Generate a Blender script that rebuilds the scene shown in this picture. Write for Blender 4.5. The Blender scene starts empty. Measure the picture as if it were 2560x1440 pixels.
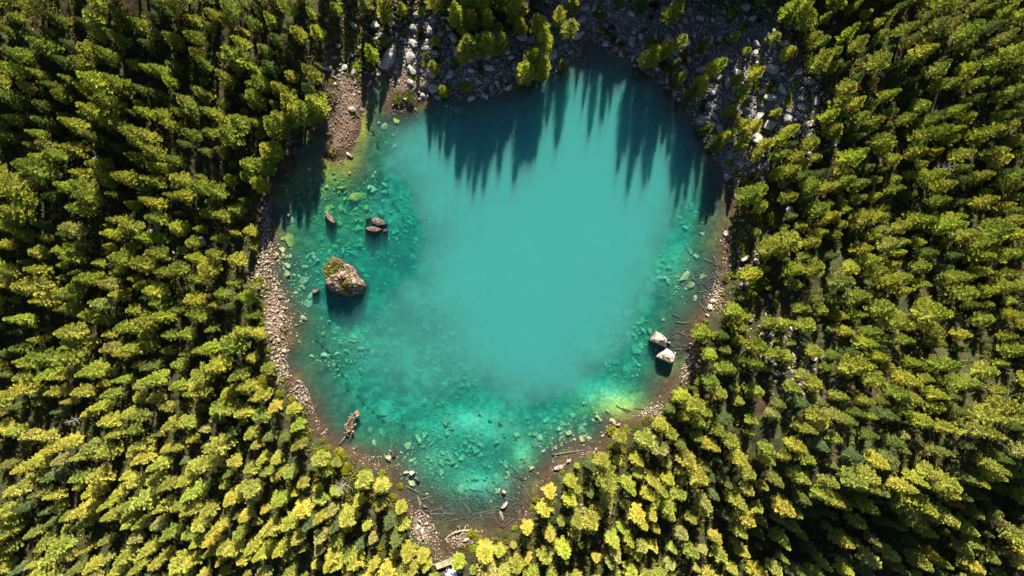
import bpy, bmesh, math, random
import numpy as np
from mathutils import Vector, Matrix, Euler

random.seed(7)
rng = np.random.default_rng(7)
scene = bpy.context.scene
R = math.radians

# ------------------------------------------------------------------ camera, sky, sun, exposure
CAM_H = 136.0          # metres above the lake
PPM = 16.0             # photograph pixels (2560 wide) per metre at lake level
cam = bpy.data.cameras.new('Camera')
cam_ob = bpy.data.objects.new('Camera', cam)
scene.collection.objects.link(cam_ob)
cam_ob.location = (0, 0, CAM_H)
cam_ob.rotation_euler = (0, 0, 0)
cam.sensor_width = 36.0
cam.lens = 36.0 * CAM_H / (2560.0 / PPM)
cam.clip_start = 1.0
cam.clip_end = 9000.0
scene.camera = cam_ob

SUN_EL, SUN_AZ = 38.0, 6.0        # azimuth clockwise from +Y (top of the picture)
world = bpy.data.worlds.new('World')
scene.world = world
world.use_nodes = True
wn = world.node_tree
sky = wn.nodes.new('ShaderNodeTexSky')
sky.sky_type = 'NISHITA'
sky.sun_disc = False
sky.sun_elevation = R(SUN_EL)
sky.sun_rotation = R(SUN_AZ)
sky.altitude = 2000
bg = wn.nodes['Background']
wn.links.new(sky.outputs[0], bg.inputs[0])
bg.inputs[1].default_value = 0.052
sun = bpy.data.lights.new('Sun', 'SUN')
sun.energy = 5.0
sun.angle = R(0.53)
sun.color = (1.0, 0.93, 0.80)
sun_ob = bpy.data.objects.new('Sun', sun)
scene.collection.objects.link(sun_ob)
sd = Vector((math.sin(R(SUN_AZ)) * math.cos(R(SUN_EL)), math.cos(R(SUN_AZ)) * math.cos(R(SUN_EL)), math.sin(R(SUN_EL))))
sun_ob.rotation_euler = sd.to_track_quat('Z', 'Y').to_euler()
sun_ob.location = sd * 300

vs = scene.view_settings
vs.view_transform = 'Standard'
vs.look = 'None'
vs.gamma = 1.0
vs.use_curve_mapping = False
vs.exposure = 2.1
cy = scene.cycles
cy.use_denoising = True
cy.use_adaptive_sampling = True
cy.adaptive_threshold = 0.004
scene.render.filter_size = 1.15
cy.max_bounces = 6
cy.diffuse_bounces = 2
cy.glossy_bounces = 2
cy.transmission_bounces = 2
cy.volume_bounces = 3
cy.transparent_max_bounces = 8
cy.sample_clamp_indirect = 4.0

C = scene.collection

# ------------------------------------------------------------------ small tools
def smooth(a, b, x):
    t = np.clip((np.asarray(x, float) - a) / (b - a), 0, 1)
    return t * t * (3 - 2 * t)

def vnoise(x, y, s=0):
    x = np.asarray(x, float); y = np.asarray(y, float)
    xi = np.floor(x).astype(np.int64); yi = np.floor(y).astype(np.int64)
    fx = x - xi; fy = y - yi
    fx = fx * fx * (3 - 2 * fx); fy = fy * fy * (3 - 2 * fy)
    def h(a, b):
        n = (a * 374761393 + b * 668265263 + s * 974634777) & 0x7fffffff
        n = ((n ^ (n >> 13)) * 1274126177) & 0x7fffffff
        return ((n ^ (n >> 16)) & 0xffff) / 65535.0
    return (h(xi, yi) * (1 - fx) + h(xi + 1, yi) * fx) * (1 - fy) + (h(xi, yi + 1) * (1 - fx) + h(xi + 1, yi + 1) * fx) * fy

def fbm(x, y, s=0, o=4):
    v = 0; a = 0.5
    for i in range(o):
        v = v + a * vnoise(np.asarray(x) * 2 ** i + 17.3 * i, np.asarray(y) * 2 ** i - 9.1 * i, s + i); a *= 0.5
    return v / (1 - 0.5 ** o)

def p2w(px, py, z=0.0):
    k = (CAM_H - z) / CAM_H / PPM
    return (np.asarray(px, float) - 1280) * k, (720 - np.asarray(py, float)) * k

def w2p(x, y, z=0.0):
    k = CAM_H / (CAM_H - np.asarray(z, float)) * PPM
    return 1280 + np.asarray(x) * k, 720 - np.asarray(y) * k

# ------------------------------------------------------------------ materials
def mat(name):
    m = bpy.data.materials.new(name); m.use_nodes = True
    nt = m.node_tree
    for n in list(nt.nodes): nt.nodes.remove(n)
    out = nt.nodes.new('ShaderNodeOutputMaterial')
    return m, nt, out

def N(nt, t, **k):
    n = nt.nodes.new(t)
    for a, v in k.items(): setattr(n, a, v)
    return n

def noise(nt, scale, detail=4, rough=0.6, coord=None):
    n = N(nt, 'ShaderNodeTexNoise')
    n.inputs['Scale'].default_value = scale
    n.inputs['Detail'].default_value = detail
    n.inputs['Roughness'].default_value = rough
    if coord is not None: nt.links.new(coord, n.inputs['Vector'])
    return n

def ramp(nt, fac, stops):
    r = N(nt, 'ShaderNodeValToRGB')
    e = r.color_ramp.elements
    while len(e) < len(stops): e.new(0.5)
    for el, (p, c) in zip(e, stops):
        el.position = p; el.color = (*c, 1)
    nt.links.new(fac, r.inputs[0])
    return r

def mixc(nt, a, b, fac, mode='MIX'):
    m = N(nt, 'ShaderNodeMix', data_type='RGBA', blend_type=mode)
    for s, v in ((6, a), (7, b)):
        if isinstance(v, tuple): m.inputs[s].default_value = (*v, 1)
        else: nt.links.new(v, m.inputs[s])
    if isinstance(fac, float): m.inputs[0].default_value = fac
    else: nt.links.new(fac, m.inputs[0])
    return m.outputs[2]

def leaf_mat(name, transl=0.35, var=0.35):
    """foliage: colour comes from the object's own colour, with clump to clump variation"""
    m, nt, out = mat(name)
    oi = N(nt, 'ShaderNodeObjectInfo')
    at = N(nt, 'ShaderNodeAttribute', attribute_name='tint')
    geo = N(nt, 'ShaderNodeNewGeometry')
    n = noise(nt, 1.1, 2, 0.5, geo.outputs['Position'])
    r = ramp(nt, n.outputs[0], [(0.30, (1 - var, 1 - var * 0.8, 1 - var)), (0.7, (1 + var * 0.9, 1 + var * 0.6, 1 + var * 0.3))])
    c = mixc(nt, oi.outputs['Color'], r.outputs[0], 1.0, 'MULTIPLY')
    c = mixc(nt, c, at.outputs['Color'], 1.0, 'MULTIPLY')
    d = N(nt, 'ShaderNodeBsdfDiffuse'); t = N(nt, 'ShaderNodeBsdfTranslucent')
    nt.links.new(c, d.inputs[0])
    ct = mixc(nt, c, (1.15, 1.1, 0.5), 1.0, 'MULTIPLY')
    nt.links.new(ct, t.inputs[0])
    ms = N(nt, 'ShaderNodeMixShader'); ms.inputs[0].default_value = transl
    nt.links.new(d.outputs[0], ms.inputs[1]); nt.links.new(t.outputs[0], ms.inputs[2])
    nt.links.new(ms.outputs[0], out.inputs[0])
    return m

def rock_mat(name, stops, scale=2.2, crack=False, moss=None, rough=0.9, wet=False):
    m, nt, out = mat(name)
    tc = N(nt, 'ShaderNodeTexCoord')
    oi = N(nt, 'ShaderNodeObjectInfo')
    geo = N(nt, 'ShaderNodeNewGeometry')
    n1 = noise(nt, scale, 6, 0.65, geo.outputs['Position'])
    c = ramp(nt, n1.outputs[0], stops).outputs[0]
    v = ramp(nt, oi.outputs['Random'], [(0, (0.72, 0.72, 0.74)), (0.5, (0.95, 0.95, 0.95)), (1, (1.25, 1.2, 1.12))])
    c = mixc(nt, c, v.outputs[0], 1.0, 'MULTIPLY')
    n2 = noise(nt, 14, 5, 0.7, geo.outputs['Position'])
    c = mixc(nt, c, ramp(nt, n2.outputs[0], [(0.35, (0.6, 0.6, 0.6)), (0.6, (1.1, 1.1, 1.1))]).outputs[0], 0.7, 'MULTIPLY')
    if moss:
        n3 = noise(nt, 0.9, 4, 0.6, geo.outputs['Position'])
        f = ramp(nt, n3.outputs[0], [(0.54, (0, 0, 0)), (0.62, (1, 1, 1))])
        c = mixc(nt, c, moss, f.outputs[0])
    if crack:
        nw = noise(nt, 1.3, 3, .5, geo.outputs['Position'])
        vm = N(nt, 'ShaderNodeVectorMath', operation='MULTIPLY_ADD'); vm.inputs[1].default_value = (.7, .7, .7)
        nt.links.new(nw.outputs['Color'], vm.inputs[0]); nt.links.new(geo.outputs['Position'], vm.inputs[2])
        vo = N(nt, 'ShaderNodeTexVoronoi', feature='DISTANCE_TO_EDGE'); vo.inputs['Scale'].default_value = crack
        nt.links.new(vm.outputs[0], vo.inputs['Vector'])
        c = mixc(nt, c, ramp(nt, vo.outputs['Distance'], [(.0, (.22, .19, .17)), (.09, (1, 1, 1))]).outputs[0], .85, 'MULTIPLY')
    if wet:
        sp = N(nt, 'ShaderNodeSeparateXYZ'); nt.links.new(geo.outputs['Position'], sp.inputs[0])
        mr = N(nt, 'ShaderNodeMapRange'); mr.inputs[1].default_value = .10; mr.inputs[2].default_value = .38; nt.links.new(sp.outputs[2], mr.inputs[0])
        c = mixc(nt, c, ramp(nt, mr.outputs[0], [(0, (.30, .27, .25)), (1, (1, 1, 1))]).outputs[0], 1.0, 'MULTIPLY')
    b = N(nt, 'ShaderNodeBsdfPrincipled')
    nt.links.new(c, b.inputs['Base Color']); b.inputs['Roughness'].default_value = rough
    b.inputs['Specular IOR Level'].default_value = 0.25
    bp = N(nt, 'ShaderNodeBump'); bp.inputs['Strength'].default_value = 0.55; bp.inputs['Distance'].default_value = 0.12
    n4 = noise(nt, 5, 6, 0.7, geo.outputs['Position'])
    nt.links.new(n4.outputs[0], bp.inputs['Height']); nt.links.new(bp.outputs[0], b.inputs['Normal'])
    nt.links.new(b.outputs[0], out.inputs[0])
    return m

def wood_mat(name, c0, c1):
    m, nt, out = mat(name)
    tc = N(nt, 'ShaderNodeTexCoord'); oi = N(nt, 'ShaderNodeObjectInfo')
    mp = N(nt, 'ShaderNodeMapping'); mp.inputs['Scale'].default_value = (0.6, 6, 6)
    nt.links.new(tc.outputs['Object'], mp.inputs[0])
    n = noise(nt, 2.5, 5, 0.65, mp.outputs[0])
    c = ramp(nt, n.outputs[0], [(0.3, c0), (0.7, c1)]).outputs[0]
    v = ramp(nt, oi.outputs['Random'], [(0, (0.65, 0.65, 0.65)), (1, (1.3, 1.25, 1.2))])
    c = mixc(nt, c, v.outputs[0], 1.0, 'MULTIPLY')
    b = N(nt, 'ShaderNodeBsdfPrincipled'); b.inputs['Roughness'].default_value = 0.85
    nt.links.new(c, b.inputs['Base Color'])
    bp = N(nt, 'ShaderNodeBump'); bp.inputs['Strength'].default_value = 0.5; bp.inputs['Distance'].default_value = 0.03
    nt.links.new(n.outputs[0], bp.inputs['Height']); nt.links.new(bp.outputs[0], b.inputs['Normal'])
    nt.links.new(b.outputs[0], out.inputs[0])
    return m

M_LEAF = leaf_mat('conifer_needles', 0.15, 0.16)
M_SHRUB = leaf_mat('shrub_leaves', 0.22, 0.35)
M_MOSS = leaf_mat('moss_cover', 0.05, 0.45)
M_BARK = wood_mat('bark', (0.05, 0.038, 0.028), (0.15, 0.12, 0.09))
M_DEAD = wood_mat('dead_wood', (0.10, 0.09, 0.075), (0.24, 0.215, 0.18))
M_LOG = wood_mat('waterlogged_wood', (0.025, 0.017, 0.011), (0.085, 0.064, 0.04))
M_DRIFT = wood_mat('driftwood', (0.30, 0.17, 0.09), (0.55, 0.36, 0.22))
M_PLANK = wood_mat('weathered_planks', (0.16, 0.13, 0.08), (0.33, 0.28, 0.18))
M_SCREE = rock_mat('scree_stone', [(0.3, (0.12, 0.112, 0.10)), (0.52, (0.24, 0.228, 0.207)), (0.72, (0.305, 0.292, 0.268))])
M_PALE = rock_mat('pale_granite', [(0.3, (0.17, 0.12, 0.095)), (0.47, (0.34, 0.28, 0.23)), (0.72, (0.46, 0.41, 0.35))], crack=.8, wet=True)
M_ISLET = rock_mat('islet_granite', [(0.40, (0.065, 0.043, 0.028)), (0.53, (0.24, 0.175, 0.125)), (0.68, (0.44, 0.365, 0.285))], 1.5, crack=.9, moss=(0.06, 0.045, 0.018), wet=True)
M_BROWN = rock_mat('brown_stone', [(0.35, (0.055, 0.038, 0.03)), (0.55, (0.15, 0.11, 0.085)), (0.72, (0.34, 0.27, 0.21))], crack=1.1, wet=True)
M_STUMP = wood_mat('rotten_wood', (0.045, 0.028, 0.018), (0.20, 0.125, 0.075))
M_SUNK = rock_mat('lakebed_stone', [(0.3, (0.08, 0.07, 0.035)), (0.55, (0.16, 0.15, 0.08)), (0.75, (0.27, 0.25, 0.15))])
M_ALGAE = rock_mat('algae_stone', [(0.3, (0.07, 0.08, 0.015)), (0.55, (0.14, 0.155, 0.025)), (0.75, (0.21, 0.22, 0.05))])
M_GRAVEL = rock_mat('beach_stone', [(0.3, (0.11, 0.085, 0.065)), (0.55, (0.22, 0.18, 0.14)), (0.75, (0.36, 0.315, 0.255))])

# ------------------------------------------------------------------ lake outline (photo pixels -> metres at lake level)
SHORE = [(1462,82),(1490,100),(1512,116),(1532,134),(1565,146),(1600,170),(1640,196),(1665,216),(1690,240),(1715,266),(1735,302),
 (1755,340),(1775,374),(1797,392),(1810,416),(1815,450),(1822,500),(1824,540),(1813,570),(1811,600),(1808,640),(1806,680),(1799,712),
 (1789,736),(1775,760),(1763,782),(1746,800),(1738,830),(1736,860),(1735,890),(1720,920),(1700,950),(1672,975),(1656,1000),(1643,1020),
 (1610,1036),(1570,1050),(1535,1062),(1524,1080),(1505,1110),(1470,1126),(1440,1136),(1402,1152),(1376,1172),(1360,1196),(1345,1226),
 (1331,1256),(1320,1281),(1290,1306),(1250,1323),(1200,1330),(1160,1332),(1132,1342),(1120,1366),(1120,1395),(1132,1415),(1150,1440),(1175,1490),
 (1140,1490),(1120,1445),(1104,1415),(1097,1395),(1093,1368),(1086,1338),(1069,1311),(1046,1286),(1016,1263),(1000,1236),(989,1206),
 (975,1182),(950,1165),(920,1150),(882,1136),(855,1120),(832,1104),(810,1084),(791,1050),(780,1020),(770,1000),(755,978),(738,950),
 (714,930),(704,908),(706,880),(722,850),(724,820),(718,780),(702,742),(686,710),(675,680),(681,640),(683,610),(678,580),(668,550),
 (661,525),(672,495),(685,460),(700,430),(722,405),(728,370),(736,340),(760,326),(790,322),(822,303),(828,332),(815,366),(806,396),
 (830,403),(862,400),(884,370),(899,330),(908,280),(912,240),(925,202),(945,186),(966,192),(969,230),(966,264),(985,271),(1010,273),
 (1040,268),(1065,256),(1080,242),(1100,236),(1150,240),(1180,236),(1210,240),(1245,232),(1270,225),(1300,211),(1330,200),(1360,190),
 (1385,178),(1400,166),(1420,150),(1445,140),(1453,118),(1442,100)]
sx, sy = p2w(*np.array(SHORE, float).T)

def sdf(x, y, sx=sx, sy=sy):
    """+inside the outline, -outside, metres"""
    x = np.asarray(x, float).ravel(); y = np.asarray(y, float).ravel()
    best = np.full(x.shape, 1e9); inside = np.zeros(x.shape, bool)
    n = len(sx)
    for i in range(n):
        ax, ay, bx, by = sx[i], sy[i], sx[(i + 1) % n], sy[(i + 1) % n]
        ex, ey = bx - ax, by - ay
        t = np.clip(((x - ax) * ex + (y - ay) * ey) / (ex * ex + ey * ey), 0, 1)
        best = np.minimum(best, (x - ax - t * ex) ** 2 + (y - ay - t * ey) ** 2)
        c = ((ay > y) != (by > y))
        with np.errstate(divide='ignore', invalid='ignore'):
            xi = ex * (y - ay) / (ey if ey != 0 else 1e-9) + ax
        inside ^= c & (x < xi)
    d = np.sqrt(best)
    return np.where(inside, d, -d)

DEPTH = [(1350,600,7),(1350,800,7),(1150,600,6),(1500,700,7),(1600,550,6),(1500,350,6),(1300,350,5),(1150,330,4),(1050,420,3.6),(1000,350,1.9),
 (950,300,1.0),(930,400,1.6),(1060,540,3.2),(880,430,0.55),(800,480,0.6),(760,420,0.6),(760,560,0.9),(850,600,1.3),(950,600,1.1),(900,500,1.3),
 (1000,560,1.5),(730,650,0.9),(800,700,1.3),(960,680,2.2),(1000,620,2.0),(1080,640,4.2),(860,770,2.6),(950,760,2.8),(1050,800,3.2),(780,820,1.1),
 (850,880,1.2),(800,900,0.8),(960,830,2.5),(1000,900,2.5),(900,960,1.7),(850,1000,1.4),(1000,1000,2.5),(1130,900,2.8),(1090,850,2.6),(1150,980,2.4),
 (1250,950,4.2),(1300,980,3.6),(1350,950,5),(950,1060,1.7),(1050,1050,1.9),(1180,1060,0.85),(1250,1065,1.1),(1130,1070,1.0),(1000,1130,0.8),(1050,1120,1.2),
 (1150,1120,1.6),(1250,1130,1.6),(1350,1080,1.7),(1300,1130,1.2),(1200,1180,1.5),(1100,1200,1.3),(1200,1240,0.9),(1130,1270,0.55),(1080,1250,0.4),
 (1290,1220,0.5),(1150,1310,0.2),(1250,1290,0.3),(1420,1100,0.7),(1450,1050,1.4),(1500,1000,0.55),(1550,1020,0.35),(1490,965,1.0),(1480,950,3.6),(1560,960,1.6),
 (1560,900,2.4),(1600,850,1.9),(1650,870,0.7),(1700,850,0.35),(1640,950,0.7),(1680,800,0.7),(1620,780,2.2),(1590,750,3.4),(1680,740,1.2),
 (1720,700,0.5),(1690,660,1.5),(1740,620,0.7),(1700,600,2.4),(1770,560,0.5),(1720,520,2.4),(1760,470,1.6),(1790,430,1.0),(1680,450,4),(1700,350,3),
 (1650,270,2),(1560,200,1.6),(1480,140,0.9),(1150,260,2),(1300,230,1.6),(1200,300,4),(1110,1390,0.15),(1400,450,6.5),(1250,480,6.5)]
SLOPE = [(1200,80,.40),(1500,40,.42),(1850,150,.40),(2100,250,.30),(2400,150,.30),(2300,600,.20),(2300,1000,.17),(2200,1300,.14),(1800,1250,.10),
 (1500,1330,.08),(1150,1420,.05),(800,1300,.08),(400,1250,.10),(200,900,.11),(500,700,.10),(650,600,.06),(660,850,.06),(200,500,.26),(500,350,.36),
 (250,100,.46),(700,150,.42),(900,90,.24),(1900,600,.16),(1900,900,.12)]

DEPTH = [(a, b2, v * (1.45 if (a < 1010 and 440 < b2 < 720) else 1.15 if v < 3.3 else 1.3)) for a, b2, v in DEPTH]

def idw(px, py, pts, p=3.0):
    num = 0; den = 0
    for (a, b, v) in pts:
        w = 1.0 / ((px - a) ** 2 + (py - b) ** 2 + 900.0) ** (p / 2)
        num = num + w * v; den = den + w
    return num / den

def terrain(x, y):
    x = np.asarray(x, float); y = np.asarray(y, float)
    px, py = w2p(x, y)
    d = sdf(x, y).reshape(x.shape)
    d = d + (fbm(x * 0.45, y * 0.45, 3) - 0.5) * 0.9 + (fbm(x * 1.7, y * 1.7, 31, 3) - 0.5) * 0.35
    dep = idw(px, py, DEPTH) * (0.85 + 0.5 * (fbm(x * 0.22, y * 0.22, 11) - 0.25))
    ramp_in = (1 - np.exp(-np.maximum(d, 0) / 3.0)) ** 1.75
    bed = -dep * ramp_in - 0.05 * smooth(0, .5, d) + (fbm(x * 0.9, y * 0.9, 21, 3) - 0.5) * 0.35 * smooth(0.5, 4, d)
    o = np.maximum(-d, 0)
    sl = idw(px, py, SLOPE)
    oe = 70 * (1 - np.exp(-o / 70))
    land = 0.10 * smooth(0, .6, o) + 0.30 * smooth(0.6, 3.0, o) + sl * oe
    land = land + (fbm(x * 0.12, y * 0.12, 5) - 0.5) * 3.2 * smooth(3, 14, o) + (fbm(x * 0.5, y * 0.5, 8) - 0.5) * 0.9 * smooth(1, 5, o)
    # ridge added to shade the woods at lower right; steep side away from the sun
    ax, ay = p2w(1840, 1240); bx, by = p2w(2480, 1000)
    ex, ey = bx - ax, by - ay; L = math.hypot(ex, ey); ex /= L; ey /= L
    u = (x - ax) * ex + (y - ay) * ey; v = -(x - ax) * ey + (y - ay) * ex + (fbm(x * .08, y * .08, 77) - .5) * 10
    shade_ridge = np.where(v > 0, np.exp(-(v / 20) ** 2), np.exp(-(v / 5.0) ** 2)) * smooth(-6, 14, u)
    land = land + 13.0 * shade_ridge * smooth(4, 14, o)
    # the valley side rises steeply just above the top edge of the picture and shades the scree
    crest = (smooth(-20, -6, x) * (1 - smooth(54, 76, x)))
    land = land + crest * (12.5 + (fbm(x * .1, y * .03, 88) - .5) * 7) * smooth(46, 57, y + (fbm(x * .15, y * .15, 89) - .5) * 4)
    land = np.maximum(land, 0.06 + 0.05 * o.clip(0, 5))
    land = np.where(o > 40, land + np.maximum(o - 60, 0) * 0.10, land)
    return np.where(d > 0, np.minimum(bed, -0.015), np.maximum(land, 0.02 * smooth(0, .3, o))), d

# core sheet, then growing cells out to the far distance
def axis(lo, hi, step, far):
    a = list(np.arange(lo, hi + 1e-6, step))
    s = step
    while a[-1] < far: s *= 1.35; a.append(a[-1] + s)
    s = step
    while a[0] > -far: s *= 1.35; a.insert(0, a[0] - s)
    return np.array(a)
gx = axis(-92, 92, 0.33, 3000); gy = axis(-56, 62, 0.33, 3000)
GX, GY = np.meshgrid(gx, gy)
GZ, GD = terrain(GX, GY)
GS = sdf(GX, GY).reshape(GX.shape)

def G(x, y, A=None):
    A = GZ if A is None else A
    x = np.asarray(x, float); y = np.asarray(y, float)
    i = np.clip(np.searchsorted(gx, x) - 1, 0, len(gx) - 2); j = np.clip(np.searchsorted(gy, y) - 1, 0, len(gy) - 2)
    fx = (x - gx[i]) / (gx[i + 1] - gx[i]); fy = (y - gy[j]) / (gy[j + 1] - gy[j])
    return (A[j, i] * (1 - fx) + A[j, i + 1] * fx) * (1 - fy) + (A[j + 1, i] * (1 - fx) + A[j + 1, i + 1] * fx) * fy

def SD(x, y): return G(x, y, GS)

def ground_at(px, py):
    """photo pixel -> point on the terrain"""
    z = 0.0
    for _ in range(6):
        x, y = p2w(px, py, z); z = float(G(x, y))
    return float(x), float(y), z

def blob(px, py, lst):
    v = np.zeros(np.shape(px))
    for (a, b, rx, ry, w) in lst:
        v = np.maximum(v, w * np.exp(-(((px - a) / rx) ** 2 + ((py - b) / ry) ** 2)))
    return v

SCREE_AREAS = [(1200,170,130,70,1),(1060,110,70,90,.8),(1380,120,110,110,1),(1530,60,170,110,1.2),(1700,120,150,130,1.2),(1850,160,150,140,1.2),
               (1820,290,120,80,1.1),(1960,270,80,70,1),(1850,400,60,40,.7),(1460,20,120,60,1)]
BEACH_AREAS = [(688,780,24,90,1.1),(664,610,12,70,1),(702,900,15,40,1),(755,985,20,30,.7),(850,310,40,75,1.2),(870,240,40,50,1),(1010,170,55,70,1),
               (1060,1320,30,40,1),(1110,1370,22,45,1),(1720,900,22,40,.7),(1640,1030,35,15,.8),(1790,740,14,26,.7),(640,690,24,30,.6),(1150,1345,40,16,.9)]
def mesh_np(name, V, F, mats=(), smooth_shade=False, tint=None):
    """V (n,3); F (m,k) faces of one size"""
    me = bpy.data.meshes.new(name)
    V = np.ascontiguousarray(V, np.float32); F = np.ascontiguousarray(F, np.int32)
    m, k = F.shape
    me.vertices.add(len(V)); me.vertices.foreach_set('co', V.ravel())
    me.loops.add(m * k); me.loops.foreach_set('vertex_index', F.ravel())
    me.polygons.add(m)
    me.polygons.foreach_set('loop_start', np.arange(0, m * k, k, dtype=np.int32))
    me.polygons.foreach_set('loop_total', np.full(m, k, np.int32))
    me.polygons.foreach_set('use_smooth', np.full(m, smooth_shade, bool))
    for a in mats: me.materials.append(a)
    if tint is not None:
        ca = me.color_attributes.new('tint', 'FLOAT_COLOR', 'POINT')
        ca.data.foreach_set('color', np.column_stack([tint, np.ones(len(V))]).astype(np.float32).ravel())
    me.update(calc_edges=True); me.validate()
    return me

def link(name, data, parent=None, loc=None, rot=None, scale=None):
    o = bpy.data.objects.new(name, data); C.objects.link(o)
    if loc is not None: o.location = loc
    if rot is not None: o.rotation_euler = rot
    if scale is not None: o.scale = scale
    if parent is not None: o.parent = parent
    return o

def tag(o, label=None, cat=None, group=None, kind=None):
    if label: o['label'] = label
    if cat: o['category'] = cat
    if group: o['group'] = group
    if kind: o['kind'] = kind
    return o

# ------------------------------------------------------------------ ground sheet
ny, nx = GX.shape
idx = np.arange(nx * ny).reshape(ny, nx)
F = np.stack([idx[:-1, :-1], idx[:-1, 1:], idx[1:, 1:], idx[1:, :-1]], -1).reshape(-1, 4)
PX, PY = w2p(GX, GY, GZ)
n1 = fbm(GX * 0.35, GY * 0.35, 41); n2 = fbm(GX * 1.3, GY * 1.3, 43, 3); n3 = fbm(GX * 0.13, GY * 0.13, 47)
def L3(a, b, t): return a + (np.array(b) - a) * t[..., None]
col = np.zeros(GX.shape + (3,)) + np.array((0.024, 0.026, 0.012))            # forest floor: needles, moss
col = L3(col, (0.034, 0.026, 0.015), smooth(.45, .65, n1))                    # bare litter
col = L3(col, (0.045, 0.055, 0.015), smooth(.5, .7, n2) * .7)                # low green cover
w = smooth(.35, .75, blob(PX, PY, SCREE_AREAS) + (n1 - .5) * .5)
col = L3(col, (0.06, 0.06, 0.055), w)
w = smooth(.3, .7, blob(PX, PY, BEACH_AREAS) + (n2 - .5) * .4)
col = L3(col, (0.105, 0.070, 0.047), w * (GD < .5))
col = L3(col, (0.19, 0.10, 0.055), smooth(.4, .8, blob(PX, PY, [(1060,200,45,35,1.1),(1290,140,30,60,.5)])))   # red-brown soil
bank = smooth(-1.6, -0.2, GD) * (1 - smooth(0.2, 1.5, GD))
col = L3(col, (0.045, 0.028, 0.019), bank * .95 * smooth(.25, .5, n1 + .1))
# lake bed
bed = np.zeros(GX.shape + (3,)) + np.array((0.038, 0.0235, 0.015))              # brown mud at the edge
dd = -GZ
bed = L3(bed, (0.062, 0.052, 0.028), smooth(.3, 1.1, dd + (n1 - .5) * .5))
bed = L3(bed, (0.16, 0.15, 0.095), smooth(.9, 2.2, dd + (n1 - .5)))
bed = L3(bed, (0.125, 0.13, 0.018), np.clip(blob(PX, PY, [(830,460,60,60,1.1),(900,330,30,50,1),(760,480,60,90,.9),(800,560,90,70,.7),(850,400,60,30,.8)]) + (n1 - .5), 0, 1))
bed = L3(bed, (0.09, 0.055, 0.034), smooth(.3, .7, blob(PX, PY, [(845,330,45,80,1.2),(850,380,40,25,.8),(1000,250,50,30,.9)])))
bed = L3(bed, (0.028, 0.024, 0.014), smooth(.45, .62, n2) * .75 * smooth(.25, .8, dd))
bed = L3(bed, (0.04, 0.036, 0.016), smooth(.5, .62, n1) * .6 * smooth(.25, .8, dd))
bed = L3(bed, (0.026, 0.024, 0.012), np.clip(blob(PX, PY, [(985,655,45,25,1),(930,590,45,28,.9),(1005,600,28,30,.8),(740,690,40,70,.8),(965,828,36,22,1),(760,580,40,30,.6),(900,470,40,20,.6),(1150,992,16,12,1),(840,740,60,30,.7),(900,795,60,26,.9),(1005,775,50,22,.8),(1060,835,40,26,.8),(960,700,40,24,.8),
     (1580,880,30,25,.7)]) * (.4 + 1.1 * n2), 0, 1))
bed = L3(bed, (0.17, 0.19, 0.05), np.clip(blob(PX, PY, [(1530,1005,70,30,1.1),(1480,1020,50,20,.8),(1310,1130,26,30,.9)]) * (.35 + 1.3 * n1), 0, 1))
bed = L3(bed, (0.25, 0.25, 0.185), np.clip(blob(PX, PY, [(1185,1058,90,34,1.2),(1120,1072,50,22,.9),(1490,975,55,30,.7),(1200,1205,60,30,.9),
     (1305,1125,22,30,.8),(1225,1090,60,25,.8),(965,1025,26,20,.6),(1055,940,30,20,.5),(1680,655,40,60,.4),(1100,1150,60,30,.5)]) * (.25 + 1.5 * n1) * (.7 + .6 * n2), 0, 1))
col = np.where((GD > 0)[..., None], bed, col)
me = mesh_np('ground', np.stack([GX, GY, GZ], -1).reshape(-1, 3), F, smooth_shade=True, tint=col.reshape(-1, 3))
m, nt, out = mat('ground_cover')
at = N(nt, 'ShaderNodeAttribute', attribute_name='tint')
geo = N(nt, 'ShaderNodeNewGeometry')
na = noise(nt, 1.6, 6, 0.7, geo.outputs['Position']); nb = noise(nt, 7, 5, 0.7, geo.outputs['Position'])
c = mixc(nt, at.outputs['Color'], ramp(nt, na.outputs[0], [(.3, (.55, .55, .55)), (.65, (1.35, 1.3, 1.2))]).outputs[0], 1.0, 'MULTIPLY')
c = mixc(nt, c, ramp(nt, nb.outputs[0], [(.35, (.6, .6, .6)), (.62, (1.2, 1.2, 1.2))]).outputs[0], .8, 'MULTIPLY')
b = N(nt, 'ShaderNodeBsdfPrincipled'); b.inputs['Roughness'].default_value = .95; b.inputs['Specular IOR Level'].default_value = .1
nt.links.new(c, b.inputs['Base Color'])
bp = N(nt, 'ShaderNodeBump'); bp.inputs['Strength'].default_value = .7; bp.inputs['Distance'].default_value = .25
nt.links.new(na.outputs[0], bp.inputs['Height']); nt.links.new(bp.outputs[0], b.inputs['Normal'])
nt.links.new(b.outputs[0], out.inputs[0])
me.materials.append(m)
tag(link('ground', me), kind='structure')

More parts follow.
